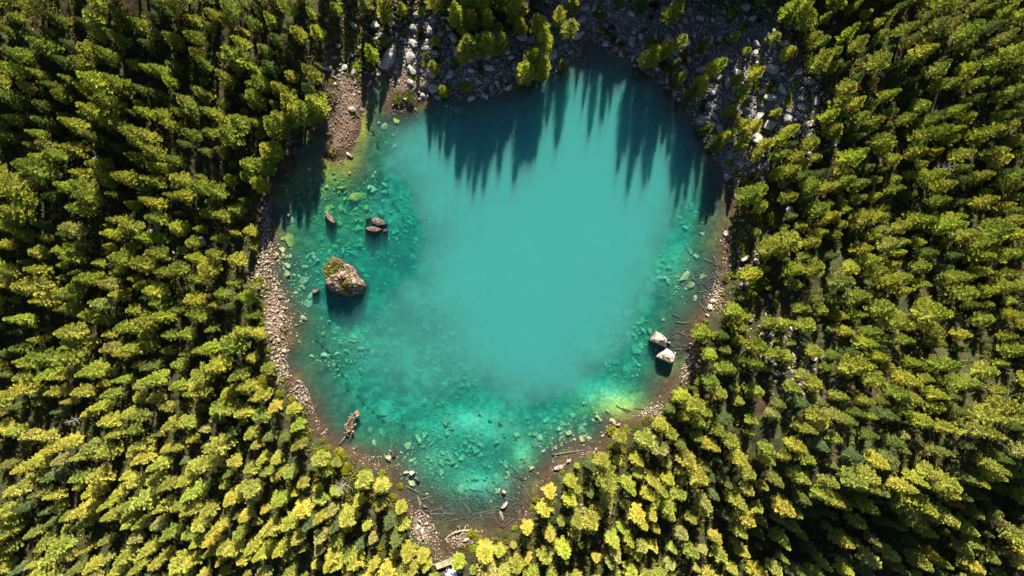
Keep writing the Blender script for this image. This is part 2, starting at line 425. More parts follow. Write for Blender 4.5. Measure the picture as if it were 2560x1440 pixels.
# ------------------------------------------------------------------ lake water: a closed body with turbid turquoise volume
WX = np.arange(-46, 46.1, 1.0); WY = np.arange(-50, 46.1, 1.0)
cx, cyy = np.meshgrid((WX[:-1] + WX[1:]) / 2, (WY[:-1] + WY[1:]) / 2)
mask = (sdf(cx, cyy).reshape(cx.shape) > -2.6)
V = []; Fs = []; vid = {}
def vtx(i, j, k):
    key = (i, j, k)
    if key not in vid:
        vid[key] = len(V); V.append((WX[i], WY[j], 0.0 if k else -14.0))
    return vid[key]
for j in range(mask.shape[0]):
    for i in range(mask.shape[1]):
        if not mask[j, i]: continue
        Fs.append((vtx(i, j, 1), vtx(i + 1, j, 1), vtx(i + 1, j + 1, 1), vtx(i, j + 1, 1)))
        Fs.append((vtx(i, j + 1, 0), vtx(i + 1, j + 1, 0), vtx(i + 1, j, 0), vtx(i, j, 0)))
        for di, dj, a, bq in ((-1, 0, (i, j + 1), (i, j)), (1, 0, (i + 1, j), (i + 1, j + 1)), (0, -1, (i, j), (i + 1, j)), (0, 1, (i + 1, j + 1), (i, j + 1))):
            jj, ii = j + dj, i + di
            if not (0 <= jj < mask.shape[0] and 0 <= ii < mask.shape[1]) or not mask[jj, ii]:
                Fs.append((vtx(*a, 0), vtx(*bq, 0), vtx(*bq, 1), vtx(*a, 1)))
m, nt, out = mat('lake_water')
tr = N(nt, 'ShaderNodeBsdfTransparent'); gl = N(nt, 'ShaderNodeBsdfGlossy'); gl.inputs['Roughness'].default_value = .06
lw = N(nt, 'ShaderNodeLayerWeight'); lw.inputs[0].default_value = .5          # facing ratio -> Schlick reflectance of water
pw = N(nt, 'ShaderNodeMath', operation='POWER'); pw.inputs[1].default_value = 5.0
fr = N(nt, 'ShaderNodeMath', operation='MULTIPLY_ADD'); fr.inputs[1].default_value = .98; fr.inputs[2].default_value = .02
nt.links.new(lw.outputs['Facing'], pw.inputs[0]); nt.links.new(pw.outputs[0], fr.inputs[0])
geo = N(nt, 'ShaderNodeNewGeometry')
nb = noise(nt, 2.2, 3, .55, geo.outputs['Position'])
bp = N(nt, 'ShaderNodeBump'); bp.inputs['Strength'].default_value = .12; bp.inputs['Distance'].default_value = .05
nt.links.new(nb.outputs[0], bp.inputs['Height']); nt.links.new(bp.outputs[0], gl.inputs['Normal'])
ms = N(nt, 'ShaderNodeMixShader')
nt.links.new(fr.outputs[0], ms.inputs[0]); nt.links.new(tr.outputs[0], ms.inputs[1]); nt.links.new(gl.outputs[0], ms.inputs[2])
nt.links.new(ms.outputs[0], out.inputs['Surface'])
vsn = N(nt, 'ShaderNodeVolumeScatter'); van = N(nt, 'ShaderNodeVolumeAbsorption'); vad = N(nt, 'ShaderNodeAddShader')
# scattering and absorption per metre (colour x density)
vsn.inputs['Color'].default_value = (0.16, 0.66, 0.62, 1); vsn.inputs['Density'].default_value = 0.075
vsn.inputs['Anisotropy'].default_value = 0.0
# absorption colour is 1 - sigma/density
van.inputs['Density'].default_value = 1.0
van.inputs['Color'].default_value = (0.30, 0.89, 0.88, 1)
nt.links.new(vsn.outputs[0], vad.inputs[0]); nt.links.new(van.outputs[0], vad.inputs[1])
nt.links.new(vad.outputs[0], out.inputs['Volume'])
me = mesh_np('lake_water', np.array(V), np.array(Fs), (m,))
tag(link('lake_water', me), kind='structure')

# fine silt hanging in the deep middle of the lake: a closed lens of water that scatters more
SILT = [(950,310),(985,400),(1030,500),(1065,600),(1050,690),(960,735),(860,780),(820,830),(880,930),(960,1010),(1060,1030),(1180,1000),(1280,1010),(1370,1010),(1455,980),(1540,890),(1600,790),(1650,690),(1700,570),
        (1750,455),(1778,385),(1700,275),(1600,195),(1500,130),(1400,190),(1250,250),(1120,262),(1030,290)]
qx, qy = p2w(*np.array(SILT, float).T)
LXs = np.arange(-34, 36, .8); LYs = np.arange(-22, 40, .8)
lxx, lyy = np.meshgrid(LXs, LYs)
sd_ = sdf(lxx, lyy, qx, qy).reshape(lxx.shape) + (fbm(lxx * .16, lyy * .16, 93) - .5) * 5
spx, spy = w2p(lxx, lyy)
veil = 1 - .84 * smooth(690, 800, spy) * (1 - smooth(1060, 1330, spx + (spy - 800) * -.35))
th_ = 8.0 * veil * (.35 * smooth(-1.5, 7, sd_) + .65 * smooth(0, 23, sd_)) * (.75 + 1.0 * (fbm(lxx * .11, lyy * .11, 95) - .3))
keep = th_ > .02
nY, nX = lxx.shape
Vt = np.stack([lxx, lyy, np.full(lxx.shape, -.12)], -1).reshape(-1, 3); Vb = np.stack([lxx, lyy, -.12 - th_], -1).reshape(-1, 3)
ii = np.arange(nX * nY).reshape(nY, nX); Fq = []
for j in range(nY - 1):
    for i in range(nX - 1):
        if keep[j:j + 2, i:i + 2].any():
            a_, b_, c_, d_ = ii[j, i], ii[j, i + 1], ii[j + 1, i + 1], ii[j + 1, i]
            Fq.append((a_, b_, c_, d_)); Fq.append((d_ + nX * nY, c_ + nX * nY, b_ + nX * nY, a_ + nX * nY))
Vall = np.concatenate([Vt, Vb]); Fq = np.array(Fq)
same = np.ones(len(Vall), bool)
remap = np.arange(len(Vall)); flat_ = th_.ravel() <= .02
remap[nX * nY:][flat_] = np.arange(nX * nY)[flat_]            # weld the rim so the body is closed
Fq = remap[Fq]
usedv = np.unique(Fq); back = np.zeros(len(Vall), int); back[usedv] = np.arange(len(usedv))
me = mesh_np('silt_cloud', Vall[usedv], back[Fq], (), True)
m, nt, out = mat('suspended_silt')
v1 = N(nt, 'ShaderNodeVolumeScatter'); v2 = N(nt, 'ShaderNodeVolumeAbsorption'); va = N(nt, 'ShaderNodeAddShader')
v1.inputs['Color'].default_value = (.46, .615, .595, 1); v1.inputs['Density'].default_value = .21
v2.inputs['Density'].default_value = .60; v2.inputs['Color'].default_value = (.83, .885, .872, 1)
nt.links.new(v1.outputs[0], va.inputs[0]); nt.links.new(v2.outputs[0], va.inputs[1]); nt.links.new(va.outputs[0], out.inputs['Volume'])
me.materials.append(m)
tag(link('silt_cloud', me), 'milky turquoise silt cloud in the middle of the lake', 'silt', None, 'stuff')

# ------------------------------------------------------------------ names of places in the picture, for labels
COLS = ['far left', 'outer left', 'left', 'inner left', 'left-centre', 'right-centre', 'inner right', 'right', 'outer right', 'far right']
ROWS = ['top', 'upper', 'upper-middle', 'lower-middle', 'lower', 'bottom']
ORD = ['first', 'second', 'third', 'fourth', 'fifth', 'sixth', 'seventh', 'eighth', 'ninth', 'tenth', 'eleventh', 'twelfth', 'thirteenth',
       'fourteenth', 'fifteenth', 'sixteenth', 'seventeenth', 'eighteenth', 'nineteenth', 'twentieth']
for tens, base_ in (('twenty', 'thirtieth'), ('thirty', 'fortieth'), ('forty', 'fiftieth'), ('fifty', 'sixtieth')):
    ORD += [tens + '-' + q for q in ORD[:9]] + [base_]
PENDING = []      # (object, look, plural noun, px, py)
def later_label(o, look, plural, px, py): PENDING.append((o, look, plural, px, py))
def flush_labels():
    cells = {}
    for t in PENDING:
        ci = int(min(9, max(0, t[3] // 256))); ri = int(min(5, max(0, t[4] // 240)))
        cells.setdefault((t[2], ci, ri), []).append(t)
    for (pl, ci, ri), lst in cells.items():
        lst.sort(key=lambda t: t[3])
        n = len(lst)
        for k, t in enumerate(lst):
            if n == 1: s = f"{t[1]}, the only one in the {ROWS[ri]} {COLS[ci]} of the photo"
            elif k < (n + 1) // 2: s = f"{t[1]}, {ORD[min(k, 59)]} from the left among {pl} at {ROWS[ri]} {COLS[ci]}"
            else: s = f"{t[1]}, {ORD[min(n - 1 - k, 59)]} from the right among {pl} at {ROWS[ri]} {COLS[ci]}"
            t[0]['label'] = s

# ------------------------------------------------------------------ foliage and rock generators
def sprays(P, D, ln, wd, seed, hint=None):
    """diamond shaped needle sprays: P base points, D directions"""
    r = np.random.default_rng(seed)
    n = len(P)
    D = D / np.linalg.norm(D, axis=1, keepdims=True)
    up = r.normal(size=(n, 3))
    if hint is not None: up = up * .42 + hint
    S = np.cross(D, up); S /= np.linalg.norm(S, axis=1, keepdims=True) + 1e-9
    ln = np.asarray(ln).reshape(-1, 1) * np.ones((n, 1)); wd = np.asarray(wd).reshape(-1, 1) * np.ones((n, 1))
    Nn = np.cross(S, D)
    a = P; bq = P + D * ln * .5 + S * wd * .5 + Nn * wd * .25; c = P + D * ln; d = P + D * ln * .5 - S * wd * .5 + Nn * wd * .25
    V = np.stack([a, bq, c, d], 1).reshape(-1, 3)
    i = np.arange(n)[:, None] * 4
    F = np.concatenate([i + np.array([[0, 1, 2]]), i + np.array([[0, 2, 3]])], 0)
    t = np.repeat(r.uniform(.85, 1.15, (n, 1)), 4, 0)
    hue = np.repeat(r.normal(0, .05, (n, 1)), 4, 0)
    tint = np.concatenate([t * (1 + hue), t, t * (1 - hue)], 1)
    return V, F, tint

def tube(path, radii, sides=6):
    path = np.asarray(path, float); n = len(path)
    V = []
    for k in range(n):
        d = path[min(k + 1, n - 1)] - path[max(k - 1, 0)]; d /= np.linalg.norm(d) + 1e-9
        a = np.cross(d, (0.31, 0.17, 0.93) if abs(d[2]) < .8 else (1, 0.1, 0)); a /= np.linalg.norm(a); b = np.cross(d, a)
        for s in range(sides):
            t = 2 * math.pi * s / sides
            V.append(path[k] + radii[k] * (math.cos(t) * a + math.sin(t) * b))
    Fq = []
    for k in range(n - 1):
        for s in range(sides):
            s2 = (s + 1) % sides
            Fq.append((k * sides + s, k * sides + s2, (k + 1) * sides + s2)); Fq.append((k * sides + s, (k + 1) * sides + s2, (k + 1) * sides + s))
    V.append(path[0]); V.append(path[-1]); c0, c1 = len(V) - 2, len(V) - 1
    for s in range(sides):
        s2 = (s + 1) % sides
        Fq.append((c0, s2, s)); Fq.append((c1, (n - 1) * sides + s, (n - 1) * sides + s2))
    return np.array(V), np.array(Fq)

def join(parts):
    Vs, Fs, o = [], [], 0
    for V, F in parts:
        Vs.append(V); Fs.append(F + o); o += len(V)
    return np.concatenate(Vs), np.concatenate(Fs)

def conifer(seed, H, Rm, prof, nb, dens, droop, z0, bush):
    """returns (trunk mesh data, crown mesh data) for a tree of height H"""
    r = np.random.default_rng(seed)
    bend = r.normal(0, .012, 2) * H
    zz = np.linspace(-0.35, H * .97, 7)
    path = np.stack([bend[0] * (zz / H) ** 2, bend[1] * (zz / H) ** 2, zz], 1)
    tv, tf = tube(path, np.linspace(.016 * H + .03, .02, 7), 6)
    Ps, Ds, Ls = [], [], []
    branches = []
    az = r.uniform(0, 6.28)
    lop = r.uniform(0, 6.28); lopa = r.uniform(.05, .22)
    for k in range(nb):
        t = (k + r.uniform(0, .9)) / nb                 # 0 low .. 1 top
        t = t ** .9
        az += 2.39996 + r.normal(0, .25)
        z = H * (z0 + (0.985 - z0) * t)
        ln = Rm * prof(t) * r.uniform(.68, 1.18) * (1 + lopa * math.cos(az - lop)) + .12
        if r.random() < .05: ln *= .4
        el = R(-8 + droop + 58 * t ** 1.6 + r.normal(0, 7))
        d0 = np.array((math.cos(az) * math.cos(el), math.sin(az) * math.cos(el), math.sin(el)))
        base = np.array((bend[0] * (z / H) ** 2, bend[1] * (z / H) ** 2, z))
        nseg = max(4, int(ln * dens))
        s = np.linspace(.18, 1.0, nseg)
        tip = base + d0 * ln + np.array((0, 0, .10 * ln))
        branches.append((base, base + d0 * ln * .55 - np.array((0, 0, .02 * ln)), tip))
        pts = base + d0 * ln * s[:, None] + np.array((0, 0, 1.0)) * ((s ** 3) * .10 * ln - .05 * ln * s * (1 - s))[:, None]
        side = np.array((-d0[1], d0[0], 0)); side /= np.linalg.norm(side) + 1e-9
        for q in range(bush):
            off = r.uniform(-1, 1, nseg) * (.10 + .26 * np.sin(np.pi * np.clip(s, 0, .92)) * ln * .55)
            P = pts + side * off[:, None] + r.normal(0, .05, (nseg, 3))
            D = d0 * .8 + side * (np.sign(off) * r.uniform(.2, 1.0, nseg))[:, None] + np.array((0, 0, .35)) + r.normal(0, .28, (nseg, 3))
            Ps.append(P); Ds.append(D); Ls.append(r.uniform(.18, .37, nseg))
    # leader tuft
    n = 14
    Ps.append(np.tile(np.array((bend[0], bend[1], H * .95)), (n, 1)) + r.normal(0, .05, (n, 3)) + np.array((0, 0, 1)) * r.uniform(-.5, 0, (n, 1)))
    Ds.append(r.normal(0, .5, (n, 3)) + np.array((0, 0, .8))); Ls.append(r.uniform(.25, .5, n))
    P = np.concatenate(Ps); D = np.concatenate(Ds); Ln = np.concatenate(Ls)
    hint = P - np.column_stack([bend[0] * (P[:, 2] / H) ** 2, bend[1] * (P[:, 2] / H) ** 2, P[:, 2]]); hint /= np.linalg.norm(hint, axis=1, keepdims=True) + .25
    hint = hint * .75 + np.array((0, 0, .62))
    V, F, tint = sprays(P, D, Ln, Ln * r.uniform(.28, .42, len(Ln)), seed + 1, hint)
    return (tv, tf, branches), (V, F, tint)

def pick(prof): return prof
P_LARCH = lambda t: (1 - t) ** .82 * (.55 + .45 * min(1, t / .22))
P_PINE = lambda t: max(0.05, (1 - t ** 1.6)) ** .85 * (.6 + .4 * min(1, t / .3))
P_SPRUCE = lambda t: (1 - t) ** .95
KIND = {}
def make_kind(kind, n, spec):
    lst = []
    for v in range(n):
        H, Rm, prof, nb, dens, droop, z0, bush = spec(v)
        (tv, tf, br), (V, F, tint) = conifer(100 * len(KIND) + v * 7 + 3, H, Rm, prof, nb, dens, droop, z0, bush)
        parts = [(tv, tf)]
        for a, b2, c2 in br[::2]:
            parts.append(tube((a, b2, c2), (.045, .03, .012), 3))
        tv, tf = join(parts)
        lst.append((mesh_np('trunk', tv, tf, (M_BARK,), True), mesh_np('crown', V, F, (M_LEAF,), False, tint), H))
    KIND[kind] = lst
rv = random.Random(3)
make_kind('larch', 7, lambda v: (11.5 + rv.uniform(-.8, .8), 1.62 + rv.uniform(-.22, .25), P_LARCH, 84, 10.5, 2, .13 + rv.uniform(-.04, .06), 7))
make_kind('pine', 6, lambda v: (11.0 + rv.uniform(-.8, .8), 1.45 + rv.uniform(-.2, .22), P_PINE, 76, 10.5, 8, .16 + rv.uniform(-.04, .06), 7))
make_kind('spruce', 5, lambda v: (10.0 + rv.uniform(-.8, .8), 1.3 + rv.uniform(-.2, .2), P_SPRUCE, 84, 10, -10, .10, 6))
make_kind('broad_conifer', 5, lambda v: (10.5 + rv.uniform(-.8, .8), 1.7 + rv.uniform(-.25, .25), P_PINE, 74, 10, 12, .12, 7))  # not a species of its own, an added broad build of the same conifers
make_kind('fir', 5, lambda v: (11.0 + rv.uniform(-.8, .8), 1.45 + rv.uniform(-.2, .2), P_SPRUCE, 84, 10.5, -2, .14, 7))  # added pointed build of the same conifers, no separate species

def dead_branch_mesh(seed):
    r = np.random.default_rng(seed)
    p = np.array([(0, 0, 0), (.35, r.normal(0, .04), .05), (.7, r.normal(0, .07), .16), (1, r.normal(0, .1), .22)])
    parts = [tube(p, (.035, .028, .018, .006), 4)]
    for k in range(7):
        q = p[1 + k % 2] + (p[2 + k % 2] - p[1 + k % 2]) * r.uniform(0, 1); sg = -1 if k % 2 else 1
        parts.append(tube((q, q + np.array((r.uniform(.1, .25), sg * r.uniform(.1, .28), r.uniform(-.05, .12)))), (.015, .004), 3))
    return mesh_np('branch', *join(parts), (M_DEAD,), False)
DEAD_BRANCH = [dead_branch_mesh(k) for k in range(5)]
DEAD_TRUNK = mesh_np('trunk', *tube([(0, 0, -.3), (.03, 0, 3), (.06, .02, 6), (.1, .05, 9)], (.17, .13, .08, .02), 6), (M_DEAD,), True)

def bush_mesh(seed, n=420, flat=.7, size=.22):
    """a low rounded shrub of unit radius"""
    r = np.random.default_rng(seed)
    lobes = [(r.uniform(-.5, .5), r.uniform(-.5, .5), r.uniform(.2, .5) * flat, r.uniform(.35, .6)) for _ in range(7)]
    P, D = [], []
    for k in range(n):
        l = lobes[r.integers(len(lobes))]
        d = r.normal(size=3); d[2] = abs(d[2]) * .9 + .1; d /= np.linalg.norm(d)
        q = np.array(l[:3]) + d * l[3] * r.uniform(.55, 1.0) * np.array((1, 1, flat)); q[2] = max(q[2], .02)
        P.append(q); D.append(d + r.normal(0, .5, 3))
    L = r.uniform(.7, 1.3, n) * size
    return sprays(np.array(P), np.array(D), L, L * .6, seed + 9, np.array(P) * (1, 1, .5) + (0, 0, .5))
BUSH = [mesh_np('foliage', *bush_mesh(s)[:2], (M_SHRUB,), False, bush_mesh(s)[2]) for s in (1, 2, 3, 4)]
def stem_mesh(seed):
    r = np.random.default_rng(seed); parts = []
    for k in range(7):
        a = r.uniform(0, 6.28); d = np.array((math.cos(a) * .6, math.sin(a) * .6, .5))
        parts.append(tube(((0, 0, -.25), d * .5 + (0, 0, .05), d), (.05, .035, .01), 4))
    return mesh_np('stem', *join(parts), (M_BARK,), True)
STEM = [stem_mesh(s) for s in (1, 2)]

def hull_rock(seed, n=16, ext=(1, .8, .6), box=.55):
    r = np.random.default_rng(seed)
    p = r.normal(size=(n, 3)); p /= np.linalg.norm(p, axis=1, keepdims=True)
    m_ = np.abs(p).max(1, keepdims=True); p = p / (m_ ** box)          # towards a box
    p *= r.uniform(.8, 1.0, (n, 1)) * np.array(ext)
    bm = bmesh.new()
    for q in p: bm.verts.new(q)
    res = bmesh.ops.convex_hull(bm, input=bm.verts)
    bmesh.ops.delete(bm, geom=[v for v in bm.verts if not v.link_faces], context='VERTS')
    bmesh.ops.triangulate(bm, faces=bm.faces)
    V = np.array([v.co for v in bm.verts]); bm.verts.index_update(); F = np.array([[v.index for v in f.verts] for f in bm.faces])
    bm.free(); return V, F

def boulder_mesh(seed, mt, ext=(1, .8, .62), bev=.09, name='boulder'):
    """angular boulder with worn edges"""
    V, F = hull_rock(seed, 17, ext)
    bm = bmesh.new()
    vs_ = [bm.verts.new(v) for v in V]
    for f in F: bm.faces.new([vs_[i] for i in f])
    bmesh.ops.dissolve_limit(bm, angle_limit=R(13), verts=bm.verts, edges=bm.edges)
    bmesh.ops.bevel(bm, geom=bm.edges[:], offset=bev, segments=1, affect='EDGES', profile=.6, clamp_overlap=True)
    bmesh.ops.triangulate(bm, faces=bm.faces)
    r = np.random.default_rng(seed + 5)
    for v in bm.verts: v.co += Vector(r.normal(0, .018, 3))
    me = bpy.data.meshes.new(name); bm.to_mesh(me); bm.free()
    me.materials.append(mt)
    return me
def boulder_set(mt, n, s0, name='boulder'):
    rr = random.Random(s0)
    return [boulder_mesh(s0 + i, mt, (1, rr.uniform(.55, .9), rr.uniform(.45, .72)), rr.uniform(.05, .11), name) for i in range(n)]
B_SCREE = boulder_set(M_SCREE, 12, 200)
B_PALE = boulder_set(M_PALE, 5, 300)
B_BROWN = boulder_set(M_BROWN, 4, 400)
B_SUNK = boulder_set(M_SUNK, 7, 500)
B_ALGAE = boulder_set(M_ALGAE, 4, 600)
M_BAR = rock_mat('bar_stone', [(0.3, (0.06, 0.04, 0.03)), (0.55, (0.14, 0.105, 0.08)), (0.75, (0.27, 0.22, 0.175))])
B_BEACH = boulder_set(M_GRAVEL, 8, 700)
B_BAR = boulder_set(M_BAR, 4, 750)
SMALL = [hull_rock(900 + i, 14, (1, random.Random(i).uniform(.6, .9), random.Random(i + 50).uniform(.45, .75))) for i in range(10)]

def rocks_mass(name, mt, pts, label, cat):
    """many small stones as one mass; pts: (x, y, z, radius)"""
    Vs, Fs, o = [], [], 0
    r = np.random.default_rng(len(pts))
    for (x, y, z, s) in pts:
        V, F = SMALL[r.integers(10)]
        a, b2, c2 = r.uniform(0, 6.28), r.normal(0, .3), r.normal(0, .3)
        M3 = np.array(Euler((b2, c2, a)).to_matrix())
        Vs.append((V * s) @ M3.T + (x, y, z)); Fs.append(F + o); o += len(V)
    me = mesh_np(name, np.concatenate(Vs), np.concatenate(Fs), (mt,), False)
    return tag(link(name, me), label, cat, None, 'stuff')

def put_boulder(name, meshes, px, py, rpx, seed, label=None, plural=None, look=None, cat='boulder', group=None, z=None, sink=.35, asp=None, rot=None, tall=1.0):
    r = random.Random(seed)
    x, y, zg = ground_at(px, py)
    if z is not None: x, y = (float(a) for a in p2w(px, py, z)); zg = z
    s = rpx / PPM
    me = meshes[seed % len(meshes)]
    sc = (s, s * (asp or 1.0), s * tall)
    o = link(name, me, None, (x, y, zg + s * .5 * tall * (1 - sink) * .8), (r.gauss(0, .18), r.gauss(0, .18), rot if rot is not None else r.uniform(0, 6.28)), sc)
    tag(o, label, cat, group)
    if plural: later_label(o, look, plural, px, py)
    return o

def outline_rock(name, pts, z_top, z_bot, mt, seed, ridge=.35, power=3.0, rings=9, seg=56, tilt=(0, 0), bevelz=.5):
    """a rock whose plan follows pts (photo pixels at its waterline); it has real height and goes down to the bed"""
    w_ = np.array([p2w(a, b2, 0) for a, b2 in pts]); c0 = w_.mean(0); w_ = w_ - c0
    ang = np.arctan2(w_[:, 1], w_[:, 0]); o = np.argsort(ang); ang = ang[o]; rad = np.hypot(*w_[o].T)
    th = np.linspace(-math.pi, math.pi, seg, endpoint=False)
    # straight edges between corners
    A = np.concatenate([ang - 2 * math.pi, ang, ang + 2 * math.pi]); RR = np.concatenate([rad] * 3)
    X = RR * np.cos(A); Y = RR * np.sin(A)
    rr = np.empty(seg)
    for k, t in enumerate(th):
        j = np.searchsorted(A, t) - 1
        d = np.array((math.cos(t), math.sin(t))); p = np.array((X[j], Y[j])); q = np.array((X[j + 1], Y[j + 1])); e = q - p
        den = d[0] * e[1] - d[1] * e[0]
        rr[k] = (p[0] * e[1] - p[1] * e[0]) / den if abs(den) > 1e-6 else RR[j]
    rg = np.random.default_rng(seed)
    V = [(0, 0, z_top)]
    fr = list(np.linspace(.12, 1.0, rings))
    tp = 1 - np.array(fr) ** power
    planes = [(k * 6.283 / 6 + rg.uniform(-.5, .5), rg.uniform(-.1, .5), rg.uniform(.3, .85)) for k in range(6)]
    rmax = np.max(rr)
    for f in fr:
        for k, t in enumerate(th):
            x, y = rr[k] * f * math.cos(t), rr[k] * f * math.sin(t)
            q = fbm(np.array(x * .9 + seed), np.array(y * .9), seed, 4) - .5
            st = fbm(np.array(x * 2.6), np.array(y * 2.6 + seed), seed + 3, 3) - .5
            h = 1.0
            for (pa, po, ps) in planes:                       # facets meeting in sharp ridges
                u = (x * math.cos(pa) + y * math.sin(pa)) / rmax
                h = min(h, 1 - ps * (u - po))
            h = z_top * (h + ridge * q + .16 * st) + tilt[0] * x + tilt[1] * y
            if f > .97: h = h * .45
            elif f > .86: h = h * .85
            V.append((x, y, max(h, .04)))
    for k, t in enumerate(th): V.append((rr[k] * 1.06 * math.cos(t), rr[k] * 1.06 * math.sin(t), -.15))
    for k, t in enumerate(th): V.append((rr[k] * 1.15 * math.cos(t), rr[k] * 1.15 * math.sin(t), z_bot))
    Fq = []
    for k in range(seg): Fq.append((0, 1 + k, 1 + (k + 1) % seg))
    for g in range(rings + 1):
        a0, b0 = 1 + g * seg, 1 + (g + 1) * seg
        for k in range(seg):
            k2 = (k + 1) % seg
            Fq.append((a0 + k, b0 + k, b0 + k2)); Fq.append((a0 + k, b0 + k2, a0 + k2))
    me = mesh_np(name, np.array(V), np.array(Fq), (mt,), False)
    return me, c0, (np.array(V), rr, th)

def zoom(pts, ox, oy, f): return [(ox + a / f, oy + b2 / f) for a, b2 in pts]

# ------------------------------------------------------------------ trees
PAL = {'larch': [('yellow-green', (.26, .25, .032)), ('golden-green', (.285, .255, .036)), ('lime-green', (.235, .255, .030)), ('yellow-green', (.27, .26, .036))],
       'pine': [('olive-green', (.20, .20, .034)), ('mid-green', (.165, .185, .030)), ('pale olive', (.22, .215, .055)), ('olive-green', (.22, .215, .038))],
       'broad_conifer': [('bright olive-green', (.225, .23, .036)), ('yellow-olive', (.25, .24, .036)), ('grass-green', (.19, .215, .032))],
       'fir': [('lime-green', (.215, .235, .028)), ('yellow-olive', (.235, .225, .032)), ('olive-green', (.185, .195, .03))],
       'spruce': [('dark green', (.085, .105, .022)), ('dark olive', (.115, .125, .026)), ('deep green', (.07, .095, .028))]}
COUNT = {'larch': 0, 'pine': 0, 'spruce': 0, 'fir': 0, 'broad_conifer': 0, 'dead': 0}
TREES = []
GROUPS = {'larch': 'larches in the forest round the lake', 'pine': 'pines in the forest round the lake', 'spruce': 'spruces in the forest round the lake', 'fir': 'pointed conifers in the forest round the lake', 'broad_conifer': 'broad conifers in the forest round the lake'}
def add_tree(kind, x, y, h, wide=1.0, pal=None, seed=None):
    r = random.Random(seed if seed is not None else int(x * 131 + y * 977))
    z = float(G(x, y)) - .05
    tr_, cr_, H = r.choice(KIND[kind])
    s = h / H
    look, colr = pal or r.choice(PAL[kind])
    bpx, bpy_ = w2p(x, y, z)
    sun_gold = float(smooth(650, 1350, bpy_ - .12 * bpx + 120))        # golden below the lake, greener above; sunlit brightness below painted into leaf colour
    colr = tuple(a * b2 for a, b2 in zip(colr, (.96 + .56 * sun_gold, 1.06 + .46 * sun_gold, .95 + 1.0 * sun_gold)))
    j = [r.uniform(.92, 1.09) for _ in range(3)]; g_ = r.uniform(.85, 1.15)
    root = link(kind + '_tree', None, None, (x, y, z), (r.gauss(0, .025), r.gauss(0, .025), r.uniform(0, 6.28)), (s * wide, s * wide, s))
    root.empty_display_size = .5
    link('trunk', tr_, root)
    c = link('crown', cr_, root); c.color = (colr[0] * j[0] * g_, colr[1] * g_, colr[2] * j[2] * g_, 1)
    tag(root, None, 'tree', GROUPS[kind])
    px, py = w2p(x, y, z + h * .7)
    size = 'tall ' if h > 10 else ('small ' if h < 5.5 else '')
    later_label(root, f"{size}{look} {kind.replace('_', ' ')}", {'larch': 'larches', 'pine': 'pines', 'spruce': 'spruces', 'fir': 'firs', 'broad_conifer': 'broad conifers'}[kind], float(px), float(py))
    COUNT[kind] += 1
    TREES.append((x, y, 2.0 * s * wide))
def add_dead(x, y, h, lab):
    r = random.Random(int(x * 131 + y * 977)); z = float(G(x, y)) - .05; s = h / 9.0
    root = link('dead_tree', None, None, (x, y, z), (r.gauss(0, .05), r.gauss(0, .05), r.uniform(0, 6.28)), (s, s, s)); root.empty_display_size = .5
    link('trunk', DEAD_TRUNK, root)
    for k in range(24):
        zb = 9 * (.22 + .74 * k / 24); ln = (1 - zb / 9) * 1.5 + r.uniform(.35, .8)
        link('branch', r.choice(DEAD_BRANCH), root, (.008 * zb, .003 * zb, zb), (0, r.uniform(-.5, .25), k * 2.4 + r.uniform(-.4, .4)), (ln,) * 3)
    tag(root, lab, 'dead tree', 'dead trees in the forest')
    TREES.append((x, y, 1.2))
    px, py = w2p(x, y, z + h * .7)
    later_label(root, 'bare silver-grey dead tree', 'dead trees', float(px), float(py))

